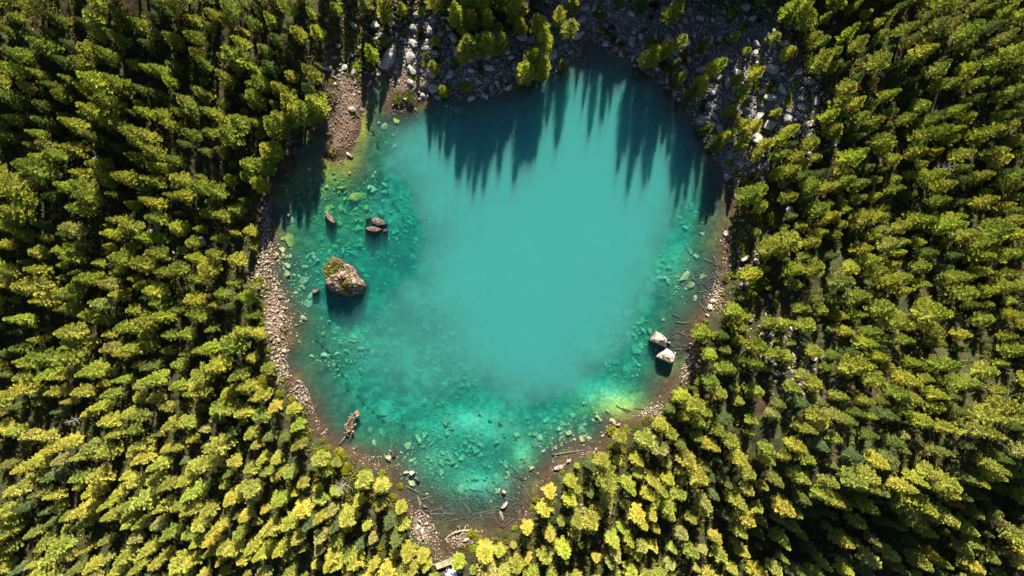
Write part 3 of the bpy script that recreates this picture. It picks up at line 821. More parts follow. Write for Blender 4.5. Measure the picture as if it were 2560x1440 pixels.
def base_from_tip(tx, ty, bx, by):
    """tree whose tip shows at (tx,ty) and foot at about (bx,by): foot on the terrain, height from the outward lean"""
    x, y, z = ground_at(bx, by)
    rt = math.hypot(tx - 1280, 720 - ty); rb = math.hypot(x, y)
    h = CAM_H - z - rb * PPM * CAM_H / rt
    return x, y, min(max(h, 2.8), 11.5)
TOP = [(963,0,968,54,'larch'),(1023,-6,1010,34,'larch'),(1055,16,1055,38,'larch'),(1155,10,1155,72,'larch'),(1225,22,1220,72,'larch'),(1190,20,1185,70,'pine'),
 (1170,-25,1172,30,'pine'),(1205,-22,1207,32,'larch'),(1250,-24,1250,30,'pine'),(1285,-18,1284,36,'larch'),(1310,-10,1300,46,'pine'),
 (1092,86,1092,110,'larch'),(1158,98,1160,152,'larch'),(1176,86,1178,142,'pine'),(1199,90,1199,128,'larch'),(1235,82,1228,134,'pine'),(1260,86,1256,132,'pine'),
 (1092,146,1090,180,'larch'),(931,106,935,150,'larch'),(1115,208,1110,236,'larch'),
 (1283,-8,1282,48,'larch'),(1304,40,1300,82,'larch'),(1362,30,1346,78,'larch'),(1378,58,1362,124,'larch'),(1406,12,1398,62,'larch'),(1438,43,1418,98,'pine'),
 (1338,120,1332,164,'larch'),(1318,150,1313,200,'larch'),(1358,148,1350,190,'larch'),(1407,146,1403,168,'pine'),(1508,12,1500,46,'spruce'),(1435,-22,1430,25,'larch'),
 (1708,-8,1680,42,'larch'),(1690,10,1664,60,'pine'),(1672,93,1650,142,'larch'),(1642,110,1620,158,'larch'),(1702,80,1684,122,'pine'),(1622,128,1604,170,'pine'),
 (1790,133,1768,186,'larch'),(1762,188,1735,232,'larch'),(1845,78,1825,104,'pine'),(1872,116,1860,132,'larch'),(1897,158,1875,194,'larch'),(1852,181,1828,208,'larch'),
 (1872,200,1840,244,'pine'),(1948,84,1922,110,'pine'),(1985,113,1957,144,'larch'),(1948,270,1928,290,'larch'),(1827,316,1800,348,'larch'),(1822,330,1790,362,'larch'),
 (1998,312,1958,336,'larch'),(1880,463,1845,502,'pine'),(1770,90,1745,130,'spruce'),(1560,-20,1545,20,'spruce'),(1620,-20,1600,25,'spruce'),(1735,205,1712,245,'spruce'),
 (1862,296,1835,322,'larch'),(1880,322,1852,346,'pine'),(1905,300,1878,326,'larch'),(1862,350,1836,374,'larch'),(1900,372,1872,394,'pine'),(1930,345,1900,366,'larch'),(1830,262,1806,290,'pine'),(1705,175,1685,215,'spruce'),(1690,140,1672,180,'spruce'),(1775,300,1752,330,'spruce'),(1800,340,1776,366,'spruce')]
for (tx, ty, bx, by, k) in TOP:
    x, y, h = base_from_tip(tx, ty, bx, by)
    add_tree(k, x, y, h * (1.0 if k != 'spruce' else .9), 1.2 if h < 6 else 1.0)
# trees on the steep valley side just above the top edge: only their shadows fall into the picture
tan_, sa_, ca_ = math.tan(R(SUN_EL)), math.sin(R(SUN_AZ)), math.cos(R(SUN_AZ))
for k, (qx_, qy_) in enumerate([(1085,345),(1112,372),(1140,410),(1168,452),(1188,470),(1208,462),(1236,420),(1248,380),(1298,405),(1318,398),(1474,330),(1402,240),(1440,212),(1506,300),(1462,262),(1520,262),(1548,420),(1572,462),(1598,452),
       (1622,430),(1560,380),(1676,470),(1692,510),(1708,490),(1726,440),(1764,540),(1786,520),(1800,480),(1160,400),(1220,380),(1590,390),(1700,420),(1775,450),(1200,330),(1130,330),(1640,370),(1505,290)]):
    X_, Y_ = (float(q) for q in p2w(qx_, qy_))
    best = None
    for yt in np.linspace(50, 62, 25):
        zt = (yt - Y_) / ca_ * tan_; xt = X_ + (yt - Y_) / ca_ * sa_
        h_ = zt - float(G(xt, yt))
        if best is None or abs(h_ - 11.5) < abs(best[2] - 11.5): best = (xt, yt, h_)
    n0 = len(PENDING)
    add_tree('larch' if k % 3 else 'pine', best[0], best[1], min(max(best[2], 5), 17), .72)
    ob_, lk_, pl_ = PENDING[n0][:3]; del PENDING[n0:]
    ob_['label'] = ('larch' if k % 3 else 'pine') + " on the steep slope just above the photo's top edge"
    ob_['group'] = ('larches' if k % 3 else 'pines') + ' above the top edge'
    COUNT['larch' if k % 3 else 'pine'] -= 1
# single trees one can pick out elsewhere
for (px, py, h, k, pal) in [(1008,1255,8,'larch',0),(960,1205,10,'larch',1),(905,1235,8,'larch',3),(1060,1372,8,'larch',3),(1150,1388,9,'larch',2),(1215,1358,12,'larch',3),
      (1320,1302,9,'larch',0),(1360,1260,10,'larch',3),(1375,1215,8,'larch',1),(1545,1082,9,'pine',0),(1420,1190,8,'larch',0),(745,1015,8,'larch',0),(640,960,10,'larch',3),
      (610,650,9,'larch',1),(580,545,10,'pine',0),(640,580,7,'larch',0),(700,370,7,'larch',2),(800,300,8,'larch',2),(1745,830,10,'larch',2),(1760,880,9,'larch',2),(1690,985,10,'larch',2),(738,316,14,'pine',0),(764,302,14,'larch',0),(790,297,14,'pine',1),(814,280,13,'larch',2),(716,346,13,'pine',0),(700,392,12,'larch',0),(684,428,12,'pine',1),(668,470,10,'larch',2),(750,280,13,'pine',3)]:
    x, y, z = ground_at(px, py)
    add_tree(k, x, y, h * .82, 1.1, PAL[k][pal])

def open_ground(px, py):
    return max(float(blob(np.array(px), np.array(py), [(a, b2, rx, ry, 1.0) for a, b2, rx, ry, w_ in SCREE_AREAS])), 0)
NT = 0
cand = 0
rt = random.Random(21)
cells = {}
def near(x, y, rr):
    i, j = int(x // 4), int(y // 4)
    for a in range(i - 2, i + 3):
        for b2 in range(j - 2, j + 3):
            for (u, v, q) in cells.get((a, b2), ()):
                if (u - x) ** 2 + (v - y) ** 2 < ((rr + q) * .5) ** 2: return True
    return False
for (x, y, q) in TREES: cells.setdefault((int(x // 4), int(y // 4)), []).append((x, y, 2.0))
CX = np.array([rt.uniform(-84, 84) for _ in range(60000)]); CYs = np.array([rt.uniform(-49, 49) for _ in range(60000)])
CZ = G(CX, CYs); CD = SD(CX, CYs); CPX, CPY = w2p(CX, CYs, CZ); CT, CU = w2p(CX, CYs, CZ + 8)
CN = fbm(CX * .07, CYs * .07, 61); CM = fbm(CX * .2, CYs * .2, 67)
CSC = np.array(blob(CPX, CPY, [(a, b2, rx * .95, ry * .95, 1.0) for a, b2, rx, ry, w_ in SCREE_AREAS]))
CBE = np.array(blob(CPX, CPY, BEACH_AREAS))
auto = []
for i in range(len(CX)):
    x, y = CX[i], CYs[i]; px, py = CPX[i], CPY[i]
    if px < -25 or px > 2585 or py < -40 or py > 1470: continue
    if 815 < px < 965 and 40 < py < 300: continue
    if CD[i] > (-2.5 if px > 1640 and py < 960 else -1.3): continue
    if CSC[i] > .28: continue
    if CBE[i] > .30: continue
    if px > 1820 and px < 1930 and 380 < py < 700 and rt.random() < .6: continue
    rr = 1.28 + .9 * CM[i]
    if near(x, y, rr): continue
    cells.setdefault((int(x // 4), int(y // 4)), []).append((x, y, rr))
    auto.append((x, y, CN[i], px, py))
print('auto trees', len(auto))
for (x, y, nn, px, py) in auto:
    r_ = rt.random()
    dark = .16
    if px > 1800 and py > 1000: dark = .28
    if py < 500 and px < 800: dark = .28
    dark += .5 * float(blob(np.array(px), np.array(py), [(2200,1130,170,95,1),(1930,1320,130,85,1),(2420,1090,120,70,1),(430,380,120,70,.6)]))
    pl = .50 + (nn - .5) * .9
    k = 'spruce' if r_ < dark else ('larch' if rt.random() < pl * .56 else rt.choice(('fir', 'pine', 'broad_conifer')))
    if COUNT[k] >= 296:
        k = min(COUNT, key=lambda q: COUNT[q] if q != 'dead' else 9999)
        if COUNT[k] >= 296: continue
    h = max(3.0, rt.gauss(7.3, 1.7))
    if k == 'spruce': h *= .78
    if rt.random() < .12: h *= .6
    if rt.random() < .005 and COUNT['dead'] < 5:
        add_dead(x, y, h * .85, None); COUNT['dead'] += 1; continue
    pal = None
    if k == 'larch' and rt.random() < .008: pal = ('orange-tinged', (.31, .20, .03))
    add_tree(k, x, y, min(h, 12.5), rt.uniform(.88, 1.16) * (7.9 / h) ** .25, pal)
print(COUNT)

# ------------------------------------------------------------------ shrubs: single ones on the banks, the rest as undergrowth
SH = [('yellow-green', (.20, .20, .015)), ('lime-green', (.17, .22, .015)), ('olive', (.10, .11, .015)), ('dark green', (.05, .07, .015))]
def add_shrub(px, py, rpx, look=None, at=None):
    r = random.Random(int(px * 13 + py * 7))
    x, y, z = ground_at(px, py) if at is None else at
    lk = look or r.choice(SH)
    root = link('shrub', None, None, (x, y, z), (0, 0, r.uniform(0, 6.28)), (rpx / PPM,) * 3); root.empty_display_size = .2
    link('stem', r.choice(STEM), root)
    f = link('foliage', r.choice(BUSH), root); g_ = r.uniform(.8, 1.2); f.color = (lk[1][0] * g_, lk[1][1] * g_, lk[1][2] * g_, 1)
    tag(root, None, 'shrub', 'shrubs on the banks and among the stones')
    later_label(root, f"low {lk[0]} shrub", 'shrubs', px, py)
for (px, py, rp) in [(1029,194,10),(1033,171,7),(1028,183,7),(910,163,7),(907,155,5),(1089,228,8),(1115,222,10),(850,1132,16),(840,1160,12),(870,1165,12),(955,1178,9),
     (820,1120,10),(1286,1318,10),(1340,1250,12),(1330,1268,8),(1530,1075,16),(1560,1078,14),(1740,880,10),(1180,1335,16),(1195,1345,12),(645,590,14),(650,700,12),(655,800,14),
     (650,760,12),(668,870,10),(640,640,10),(730,1000,12),(1000,1215,10),(1060,215,7),(1150,190,8),(1215,165,9),(1290,215,9),(1170,215,10),(1060,160,9)]:
    add_shrub(px, py, rp, SH[0] if (px + py) % 3 else SH[1])
rs = random.Random(5)
n = 0
for _ in range(9000):
    if n >= 255: break
    px, py = rs.uniform(560, 2060), rs.uniform(10, 1430)
    x, y, z = ground_at(px, py)
    d = float(SD(x, y))
    sc = float(blob(np.array(px), np.array(py), SCREE_AREAS))
    if d > -.8: continue
    rightbank = 1815 < px < 1960 and 360 < py < 760
    if not (sc > .4 or (d > -5 and rs.random() < .8) or rightbank): continue
    if sc > .4 and rs.random() < .2: continue
    if float(blob(np.array(px), np.array(py), BEACH_AREAS)) > .35: continue
    rp = rs.uniform(6, 15) if not rightbank else rs.uniform(9, 20)
    lk = rs.choice(SH) if not rightbank else rs.choice(SH[:3])
    if px > 1640 and py < 330 and d > -4: lk = SH[3]  # dark leaf colour stands in for shade on this bank
    add_shrub(px, py, rp, lk, (x, y, z)); n += 1
print('shrubs', n)

# undergrowth: nobody could count it
Vs, Fs, Ts, o = [], [], [], 0
ru = np.random.default_rng(33)
base_b = [bush_mesh(40 + i, 26, .6, .5) for i in range(6)]
ux = ru.uniform(-84, 84, 21000); uy = ru.uniform(-49, 51, 21000)
ud = SD(ux, uy); uz = G(ux, uy); upx, upy = w2p(ux, uy, uz)
usc = np.array(blob(upx, upy, SCREE_AREAS)); ube = np.array(blob(upx, upy, BEACH_AREAS)); un = fbm(ux * .3, uy * .3, 71)
for i in range(len(ux)):
    if ud[i] > -.9 or ube[i] > .5 or un[i] < .38: continue
    if usc[i] > .45 and ru.random() < .8: continue
    V, F, T = base_b[ru.integers(6)]
    s = ru.uniform(.25, .75); a = ru.uniform(0, 6.28); ca, sa = math.cos(a), math.sin(a)
    Vs.append(np.column_stack([(V[:, 0] * ca - V[:, 1] * sa) * s + ux[i], (V[:, 0] * sa + V[:, 1] * ca) * s + uy[i], V[:, 2] * s + uz[i] - .03])); Fs.append(F + o); o += len(V)
    c = np.array(((.11, .12, .025), (.16, .155, .025), (.08, .095, .025), (.14, .09, .04))[ru.choice(4, p=(.4, .3, .2, .1))])
    Ts.append(T * c)
me = mesh_np('undergrowth', np.concatenate(Vs), np.concatenate(Fs), (M_SHRUB,), False, np.concatenate(Ts))
ug = tag(link('undergrowth', me), 'low green undergrowth covering the forest floor between trees', 'undergrowth', None, 'stuff'); ug.color = (1, 1, 1, 1)

# ------------------------------------------------------------------ scree: the largest boulders singly, the rest as one mass
rsx = random.Random(91)
pts = []
tries = 0
while tries < 60000 and len(pts) < 4200:
    tries += 1
    a = rsx.choice(SCREE_AREAS)
    px = rsx.gauss(a[0], a[2] * .62); py = rsx.gauss(a[1], a[3] * .62)
    if not (-15 < px < 2575 and -25 < py < 1450): continue
    r_ = 2.4 * (1 - rsx.random()) ** (-1 / 1.95)
    r_ = min(r_, 17)
    pts.append((px, py, r_))
# stones showing through the woods, right and left
for (cx_, cy_, n_, sp) in [(1960,880,120,45),(1990,960,70,40),(1900,430,60,40),(1870,660,50,30),(1480,1260,30,60),(430,600,70,60),(240,410,60,50),(2050,350,60,60),(1930,830,50,30),
                           (900,150,120,55),(980,60,60,40),(760,420,40,30),(1450,1290,30,30),(1130,30,70,60),(860,200,60,30)]:
    for _ in range(n_): pts.append((rsx.gauss(cx_, sp), rsx.gauss(cy_, sp), min(2.4 * (1 - rsx.random()) ** (-1 / 2.0), 13)))
# thin overlap: big first
pts.sort(key=lambda p: -p[2])
NAMED = [(1196,204,15),(1228,220,13),(1178,246,15),(1213,241,15),(1092,243,11),(1082,46,14),(961,110,8),(948,184,9),(932,184,7),(926,206,9),(1062,122,12),(1124,150,12),
         (955,118,9),(1251,183,9),(1332,72,14),(1398,118,10),(1579,34,16),(1556,20,12),(1512,64,14),(1543,122,9),(1552,134,10),(1582,148,11),(1805,165,16),(1722,150,12),
         (1798,196,13),(1890,108,12),(1888,133,14),(1925,172,27),(1905,230,12),(1771,263,13),(1792,268,13),(1866,273,11),(1842,272,9),(1902,262,12),(1975,535,24),(1917,415,16),
         (1951,378,8),(1862,646,17),(1827,593,7),(1500,1262,17),(1535,1170,12),(1950,376,8),(2038,512,12),(980,60,10),(1004,96,7),(1840,100,12),(1880,48,14),(1862,18,16)]
LOOKN = 0
cellr = {}
def rock_near(px, py, r_):
    i, j = int(px // 30), int(py // 30)
    for a in range(i - 2, i + 3):
        for b2 in range(j - 2, j + 3):
            for (u, v, q) in cellr.get((a, b2), ()):
                if (u - px) ** 2 + (v - py) ** 2 < ((r_ + q) * .80) ** 2: return True
    return False
mass = []
nb_ = 0
allr = [(a, b2, c, 1) for a, b2, c in NAMED] + [(a, b2, c, 0) for a, b2, c in pts]
TX = np.array([(x, y) for x, y, q in TREES])
for k, (px, py, r_, nm) in enumerate(allr):
    if not nm and rock_near(px, py, r_): continue
    x, y, z = ground_at(px, py)
    d = float(SD(x, y))
    if d > .25 and not nm: continue
    cellr.setdefault((int(px // 30), int(py // 30)), []).append((px, py, r_))
    if nb_ < 290 and r_ > 3.4:
        put_boulder('boulder', B_SCREE, px, py, r_ * (.9 if nm else 1.05), k, None, 'scree boulders', ('large ' if r_ > 13 else '') + 'angular grey boulder', 'boulder', 'boulders on the scree slope and in the woods')
        nb_ += 1
    else:
        s = r_ / PPM * 1.05
        mass.append((x, y, z + s * .25, s))
print('boulders', nb_, 'scree stones', len(mass))
# finer rubble between the boulders
fx = []
for _ in range(13000):
    a = rsx.choice(SCREE_AREAS)
    px = rsx.gauss(a[0], a[2] * .6); py = rsx.gauss(a[1], a[3] * .6)
    if not (-15 < px < 2575 and -25 < py < 1450): continue
    fx.append((px, py))
fpx = np.array(fx); x_, y_ = p2w(fpx[:, 0], fpx[:, 1]);
for _ in range(4): z_ = G(x_, y_); x_, y_ = p2w(fpx[:, 0], fpx[:, 1], z_)
d_ = SD(x_, y_)
for i in range(len(x_)):
    if d_[i] < .3: s = rsx.uniform(.09, .24); mass.append((x_[i], y_[i], z_[i] + s * .2, s))
rocks_mass('scree_rubble', M_SCREE, mass, 'loose grey rubble filling the scree slope above the lake', 'scree')

# ------------------------------------------------------------------ beach stones
rb = random.Random(17)
bs = []
for _ in range(9000):
    a = rb.choice(BEACH_AREAS[:8] + BEACH_AREAS[:3] + BEACH_AREAS[9:])
    px = rb.gauss(a[0], a[2] * .6); py = rb.gauss(a[1], a[3] * .6)
    r_ = min(1.5 * (1 - rb.random()) ** (-1 / 2.4), 6.5 if a[0] < 800 else 4.0)
    x, y = p2w(px, py, .3)
    bs.append((px, py, r_, float(x), float(y)))
dd_ = SD(np.array([b2[3] for b2 in bs]), np.array([b2[4] for b2 in bs]))
bs = [b2[:3] for b2, d in zip(bs, dd_) if d < (.9 if b2[2] < 4 else .5) and d > -5.5]
bs.sort(key=lambda q: -q[2])
for q in [(700,742,9),(690,722,8),(694,778,7),(697,850,9),(706,843,6),(722,752,5),(715,792,5)][::-1]: bs.insert(0, q)
for _ in range(5200):
    k = rb.randrange(len(SHORE)); (ax_, ay_), (bx_, by_) = SHORE[k], SHORE[(k + 1) % len(SHORE)]
    t = rb.random(); px = ax_ + (bx_ - ax_) * t + rb.gauss(0, 9); py = ay_ + (by_ - ay_) * t + rb.gauss(0, 9)
    if vnoise(px / 45, py / 45, 5) < .55: continue
    bs.append((px, py, min(.9 * (1 - rb.random()) ** (-1 / 2.4), 3.2)))
cellr2 = {}
nbs = 0; mass = []; massb = []
for k, (px, py, r_) in enumerate(bs):
    i, j = int(px // 12), int(py // 12); bad = False
    for a in range(i - 1, i + 2):
        for b2 in range(j - 1, j + 2):
            for (u, v, q) in cellr2.get((a, b2), ()):
                if (u - px) ** 2 + (v - py) ** 2 < ((r_ + q) * .75) ** 2: bad = True
    if bad: continue
    cellr2.setdefault((i, j), []).append((px, py, r_))
    if nbs < 270 and r_ > 2.2:
        bar = 800 < px < 1080 and py < 420
        put_boulder('shore_stone', B_BAR if bar else B_BEACH, px, py, r_, k, None, 'shore stones', ('big ' if r_ > 5.5 else '') + ('brown' if bar else 'pale') + ' worn stone', 'stone', 'stones along the shore'); nbs += 1
    else:
        x, y, z = ground_at(px, py); s = r_ / PPM; (massb if (800 < px < 1080 and py < 420) or r_ < 1.3 else mass).append((x, y, z + s * .25, s))
print('beach', nbs, len(mass))
rocks_mass('shore_gravel', M_GRAVEL, mass, 'pale gravel and pebbles along the lake shore', 'gravel')
rocks_mass('bar_gravel', M_BAR, massb, 'brown gravel on the sandbar at the upper left shore and along the water edge', 'gravel')

# pale blocks one can single out on the banks
for k, (px, py, rp, asp, lab) in enumerate([(1397,1168,15,.6,'white upright block on the bottom right shore beside yellow larches'),(1421,1152,9,.8,'white block standing behind the upright white block'),
      (1056,1331,17,.5,'long white slab on the bottom left shore near the outlet'),(1066,1308,8,.9,'rounded white stone at the waterline above the long white slab'),
      (1050,1303,8,.9,'white stone left of the rounded one near the outlet'),(1046,1318,8,.8,'small white stone above the long white slab'),(1165,1350,12,.5,'flat pale rock beside the outlet stream mouth'),
      (1160,1362,9,.5,'lower flat pale rock beside the outlet stream'),(1490,1124,7,.8,'white stone at the water edge near dark log'),(1484,1131,6,.8,'small white stone next to the dark log'),
      (1815,584,8,1.3,'pale block at the waterline on the right shore'),(1782,752,8,1.5,'pale stone by the right shore below the log jam'),(1775,768,9,1.3,'second pale stone by the right shore'),
      (1768,788,7,.8,'pale stone at the foot of the right shore larches'),(1545,1062,8,1.1,'white stone jutting from the shore above the lower right larches'),(1630,1010,7,1.3,'pointed white stone in the shallows near the lower right shore')]):
    put_boulder('pale_block', B_PALE, px, py, rp, 40 + k, lab, asp=asp)

# the long boulder by the stream mouth, top left of the lake
me, c0, _ = outline_rock('stream_boulder', zoom([(985,610),(1035,640),(1040,720),(1000,850),(910,930),(840,925),(830,860),(880,760),(935,650)], 800, 0, 5.333), 2.2, -1.5, M_SCREE, 12, .25, 3)
x, y, z = ground_at(978, 146)
tag(link('stream_boulder', me, None, (c0[0], c0[1], z - .3)), 'very large grey boulder beside the stream mouth, top left of lake', 'boulder')

# ------------------------------------------------------------------ rocks standing in the lake
Z5 = lambda p: zoom(p, 600, 540, 4)
me, c0, geom = outline_rock('islet_boulder', Z5([(905,440),(935,412),(1000,440),(1060,480),(1130,510),(1170,570),(1190,620),(1232,650),(1250,700),(1222,772),(1120,797),(1030,782),(915,742),(880,690),(872,600),(850,520)]), 3.0, -3.0, M_ISLET, 4, .80, 3, 22, 120, (-.10, .20))
isl = tag(link('islet_boulder', me, None, (c0[0], c0[1], 0)), 'big pale boulder islet with bush and moss rising from the lake', 'boulder')
def on_rock(V, n_, cond, size, seed, mt, name, colr, parent, lift=.0):
    r = np.random.default_rng(seed)
    c = [v for v in V if v[2] > .25 and cond(v)]
    P, D = [], []
    for _ in range(n_):
        v = np.array(c[r.integers(len(c))]) + r.normal(0, .16, 3) * (1, 1, .4) + (0, 0, r.uniform(0, lift))
        P.append(v); D.append(r.normal(0, .7, 3) + (0, 0, .9))
    L = r.uniform(.6, 1.4, n_) * size
    V2, F2, T2 = sprays(np.array(P), np.array(D), L, L * .7, seed)
    me2 = mesh_np(name, V2, F2, (mt,), False, T2)
    o2 = link(name, me2, parent); o2.color = (*colr, 1); return o2
VV = geom[0]
on_rock(VV, 750, lambda v: v[0] < .3 and v[1] > .2 and v[1] - v[0] * .9 > 1.7, .24, 3, M_SHRUB, 'bush', (.13, .13, .022), isl, .28)
on_rock(VV, 1100, lambda v: -.4 < v[0] < 1.6 and -2.5 < v[1] < -.7 , .14, 5, M_MOSS, 'moss', (.13, .11, .02), isl, .05)
on_rock(VV, 160, lambda v: 1.0 < v[0] < 1.8 and -.6 < v[1] < .2, .12, 6, M_MOSS, 'moss', (.22, .20, .02), isl, .05)
on_rock(VV, 260, lambda v: v[0] < -.9 and -1.2 < v[1] < .6, .12, 7, M_MOSS, 'moss', (.09, .07, .025), isl, .05)

Z8 = lambda p: zoom(p, 1300, 760, 4)
def lake_rock(name, pts, zt, zb, mt, seed, lab, **kw):
    me_, c_, g_ = outline_rock(name, pts, zt, zb, mt, seed, **kw)
    return tag(link(name, me_, None, (c_[0], c_[1], 0)), lab, 'boulder')
lake_rock('pale_boulder', Z8([(1358,270),(1410,300),(1462,342),(1455,432),(1380,400),(1295,362)]), 2.1, -1.6, M_PALE, 21, 'upper of two pale square boulders near the right shore', ridge=.10, seg=44, tilt=(.05, .10))
lake_rock('pale_boulder', Z8([(1470,445),(1520,480),(1543,520),(1535,560),(1500,592),(1430,560),(1358,530),(1390,490)]), 2.1, -1.4, M_PALE, 22, 'lower of two pale square boulders near the right shore', ridge=.12, seg=44, tilt=(.05, .08))
Z4 = lambda p: zoom(p, 600, 240, 4)
lake_rock('slab_rock', Z4([(1310,1240),(1360,1213),(1420,1240),(1462,1268),(1456,1288),(1390,1306),(1330,1282)]), .75, -1.8, M_BROWN, 31, 'upper brown slab of the pair standing in the shallows', ridge=.3, seg=36, tilt=(0, .15))
lake_rock('slab_rock', Z4([(1248,1318),(1340,1305),(1420,1330),(1400,1355),(1340,1362),(1262,1340)]), .7, -1.8, M_BROWN, 32, 'lower brown slab of the pair standing in the shallows', ridge=.3, seg=36, tilt=(0, .12))
lake_rock('slab_rock', Z4([(848,1150),(882,1162),(930,1215),(955,1262),(950,1284),(915,1268),(866,1215)]), .9, -1.5, M_BROWN, 33, 'brown wedge-shaped rock between left shore and the slab pair', ridge=.3, seg=36, tilt=(.1, .1))
lake_rock('tip_rock', Z4([(470,1200),(485,1178),(505,1178),(502,1215),(480,1235)]), .45, -1.2, M_BROWN, 34, 'small rock tip breaking the water near the left shore', ridge=.2, seg=24)
lake_rock('tip_rock', Z4([(1058,562),(1075,560),(1130,600),(1132,622),(1105,612),(1070,585)]), .45, -.8, M_PALE, 35, 'white elongated stone lying at the sandbar tip', ridge=.2, seg=24)
lake_rock('tip_rock', Z4([(1245,1215),(1300,1210),(1300,1228),(1255,1232)]), .18, -1.4, M_BROWN, 36, 'low flat rock just above the slab pair', ridge=.2, seg=20)
lake_rock('tip_rock', Z4([(1425,1335),(1465,1328),(1470,1360),(1430,1368)]), .15, -1.4, M_BROWN, 37, 'small brown rock right of the lower slab', ridge=.2, seg=20)
for k, (pts, zt, mt, lab) in enumerate([
    (zoom([(715,745),(760,730),(795,745),(765,772),(722,772)], 600, 540, 4), .3, M_BROWN, 'dark wet rock left of the boulder islet'),
    (zoom([(330,395),(365,385),(395,405),(360,432),(335,428)], 940, 1080, 4), .5, M_PALE, 'white stone in the lower left shallows, upper of two'),
    (zoom([(390,460),(420,462),(438,490),(415,496)], 940, 1080, 4), .3, M_BROWN, 'brown stone in the lower left shallows, lower of two'),
    (zoom([(150,180),(185,175),(195,240),(160,258)], 940, 1080, 4), .12, M_BROWN, 'reddish brown rock at the lower left drop-off'),
    (zoom([(1260,575),(1285,580),(1300,605),(1275,622),(1262,600)], 940, 1080, 4), .45, M_PALE, 'white stone in the bottom bay above the long white rock'),
    (zoom([(1245,760),(1270,720),(1310,690),(1322,700),(1300,745),(1258,768)], 940, 1080, 4), .5, M_PALE, 'long white rock on the right side of the bottom bay'),
    (zoom([(465,730),(485,732),(520,752),(505,760),(470,748)], 940, 1080, 4), .25, M_PALE, 'thin white stone on the left side of the bottom bay'),
    (zoom([(500,825),(525,835),(548,860),(530,868),(500,845)], 940, 1080, 4), .3, M_PALE, 'white stone at the lower left of the bottom bay'),
    (zoom([(1470,375),(1505,378),(1508,395),(1475,396)], 1300, 760, 4), .35, M_PALE, 'small pale stone right of the upper square boulder'),
    (zoom([(1540,475),(1556,480),(1552,512),(1538,505)], 1300, 760, 4), .4, M_PALE, 'small upright pale stone right of the lower square boulder')]):
    lake_rock('tip_rock', pts, zt, -1.2, mt, 50 + k, lab, ridge=.2, seg=20)

# sunken boulders: single ones
SUNKEN = [(731,602,21,'A','large round lime-green boulder under water near the left shore'),(892,492,27,'A','long green slab under water at upper left'),(852,470,15,'A','dark green block under water left of the long slab'),
 (775,450,9,'A','green stone under water near the upper left bank'),(825,525,14,'A','green boulder under water joined to the wedge rock'),(960,607,11,'S','round brown boulder under water below the slab pair'),
 (882,632,18,'S','broad sunken boulder above the islet'),(760,702,14,'S','sunken boulder left of the islet'),(780,738,13,'S','upper of two brown sunken stones near left shore'),(772,757,13,'S','lower of two brown sunken stones near left shore'),
 (722,552,14,'S','sunken stone under the small rock tip'),(916,690,9,'S','sunken stone just right of the islet'),(1712,693,17,'S','large ochre boulder under water in the right shallows'),(1752,694,12,'S','smaller ochre stone right of the large ochre boulder'),
 (1727,713,11,'S','ochre stone below the large ochre boulder'),(1738,746,8,'S','round ochre stone in the right shallows'),(1592,872,16,'S','dark cracked sunken boulder left of the pale boulder pair'),(1742,640,9,'S','pale sunken stone in the upper right shallows'),
 (1725,626,10,'S','sunken stone near the upper right shallows'),(1755,585,9,'S','sunken stone high on the right shore'),(975,790,12,'S','faint sunken boulder right below the islet'),(978,826,12,'S','dark sunken rock pile stone in the left deep'),
 (1108,895,13,'S','sunken boulder in the lower middle deep'),(958,915,8,'S','sunken stone in the lower left'),(837,912,9,'S','dark stone in the lower left shallows'),(956,1085,12,'S','dark sunken stone near the lower left stump'),
 (1188,1000,9,'S','sunken stone above the pale silt patch'),(1410,1060,14,'S','sunken boulder in the lower right rubble'),(1340,1108,14,'S','large sunken stone right of the pale silt patch'),(1225,1222,14,'S','broad sunken stone in the bottom bay'),
 (1155,1222,14,'S','sunken stone left in the bottom bay'),(1240,1190,12,'S','sunken stone in the middle of the bottom bay'),(1048,1250,15,'S','flat sunken slab in the lower left of the bottom bay'),(1255,1290,14,'S','flat sunken slab at the right of the bottom bay'),
 (1100,250,10,'S','sunken stone under the top bank'),(1145,275,12,'S','sunken block in the shadow under the top bank'),(990,300,10,'A','green sunken stone by the stream mouth'),(1025,258,9,'S','stone in the shallows by the stream mouth'),
 (925,1075,8,'S','small sunken stone right of the stump'),(1485,890,10,'S','pale sunken stone at the right drop-off'),(1540,905,14,'S','broad pale sunken stone below the right drop-off'),(770,640,10,'S','small sunken stone left of the islet bush')]
for k, (px, py, rp, t_, lab) in enumerate(SUNKEN):
    put_boulder('sunken_boulder', B_ALGAE if t_ == 'A' else B_SUNK, px, py, rp * 1.1, k, lab, sink=.5, asp=.55 if 'slab' in lab else None, rot=.15 if 'long' in lab else None, tall=.5)
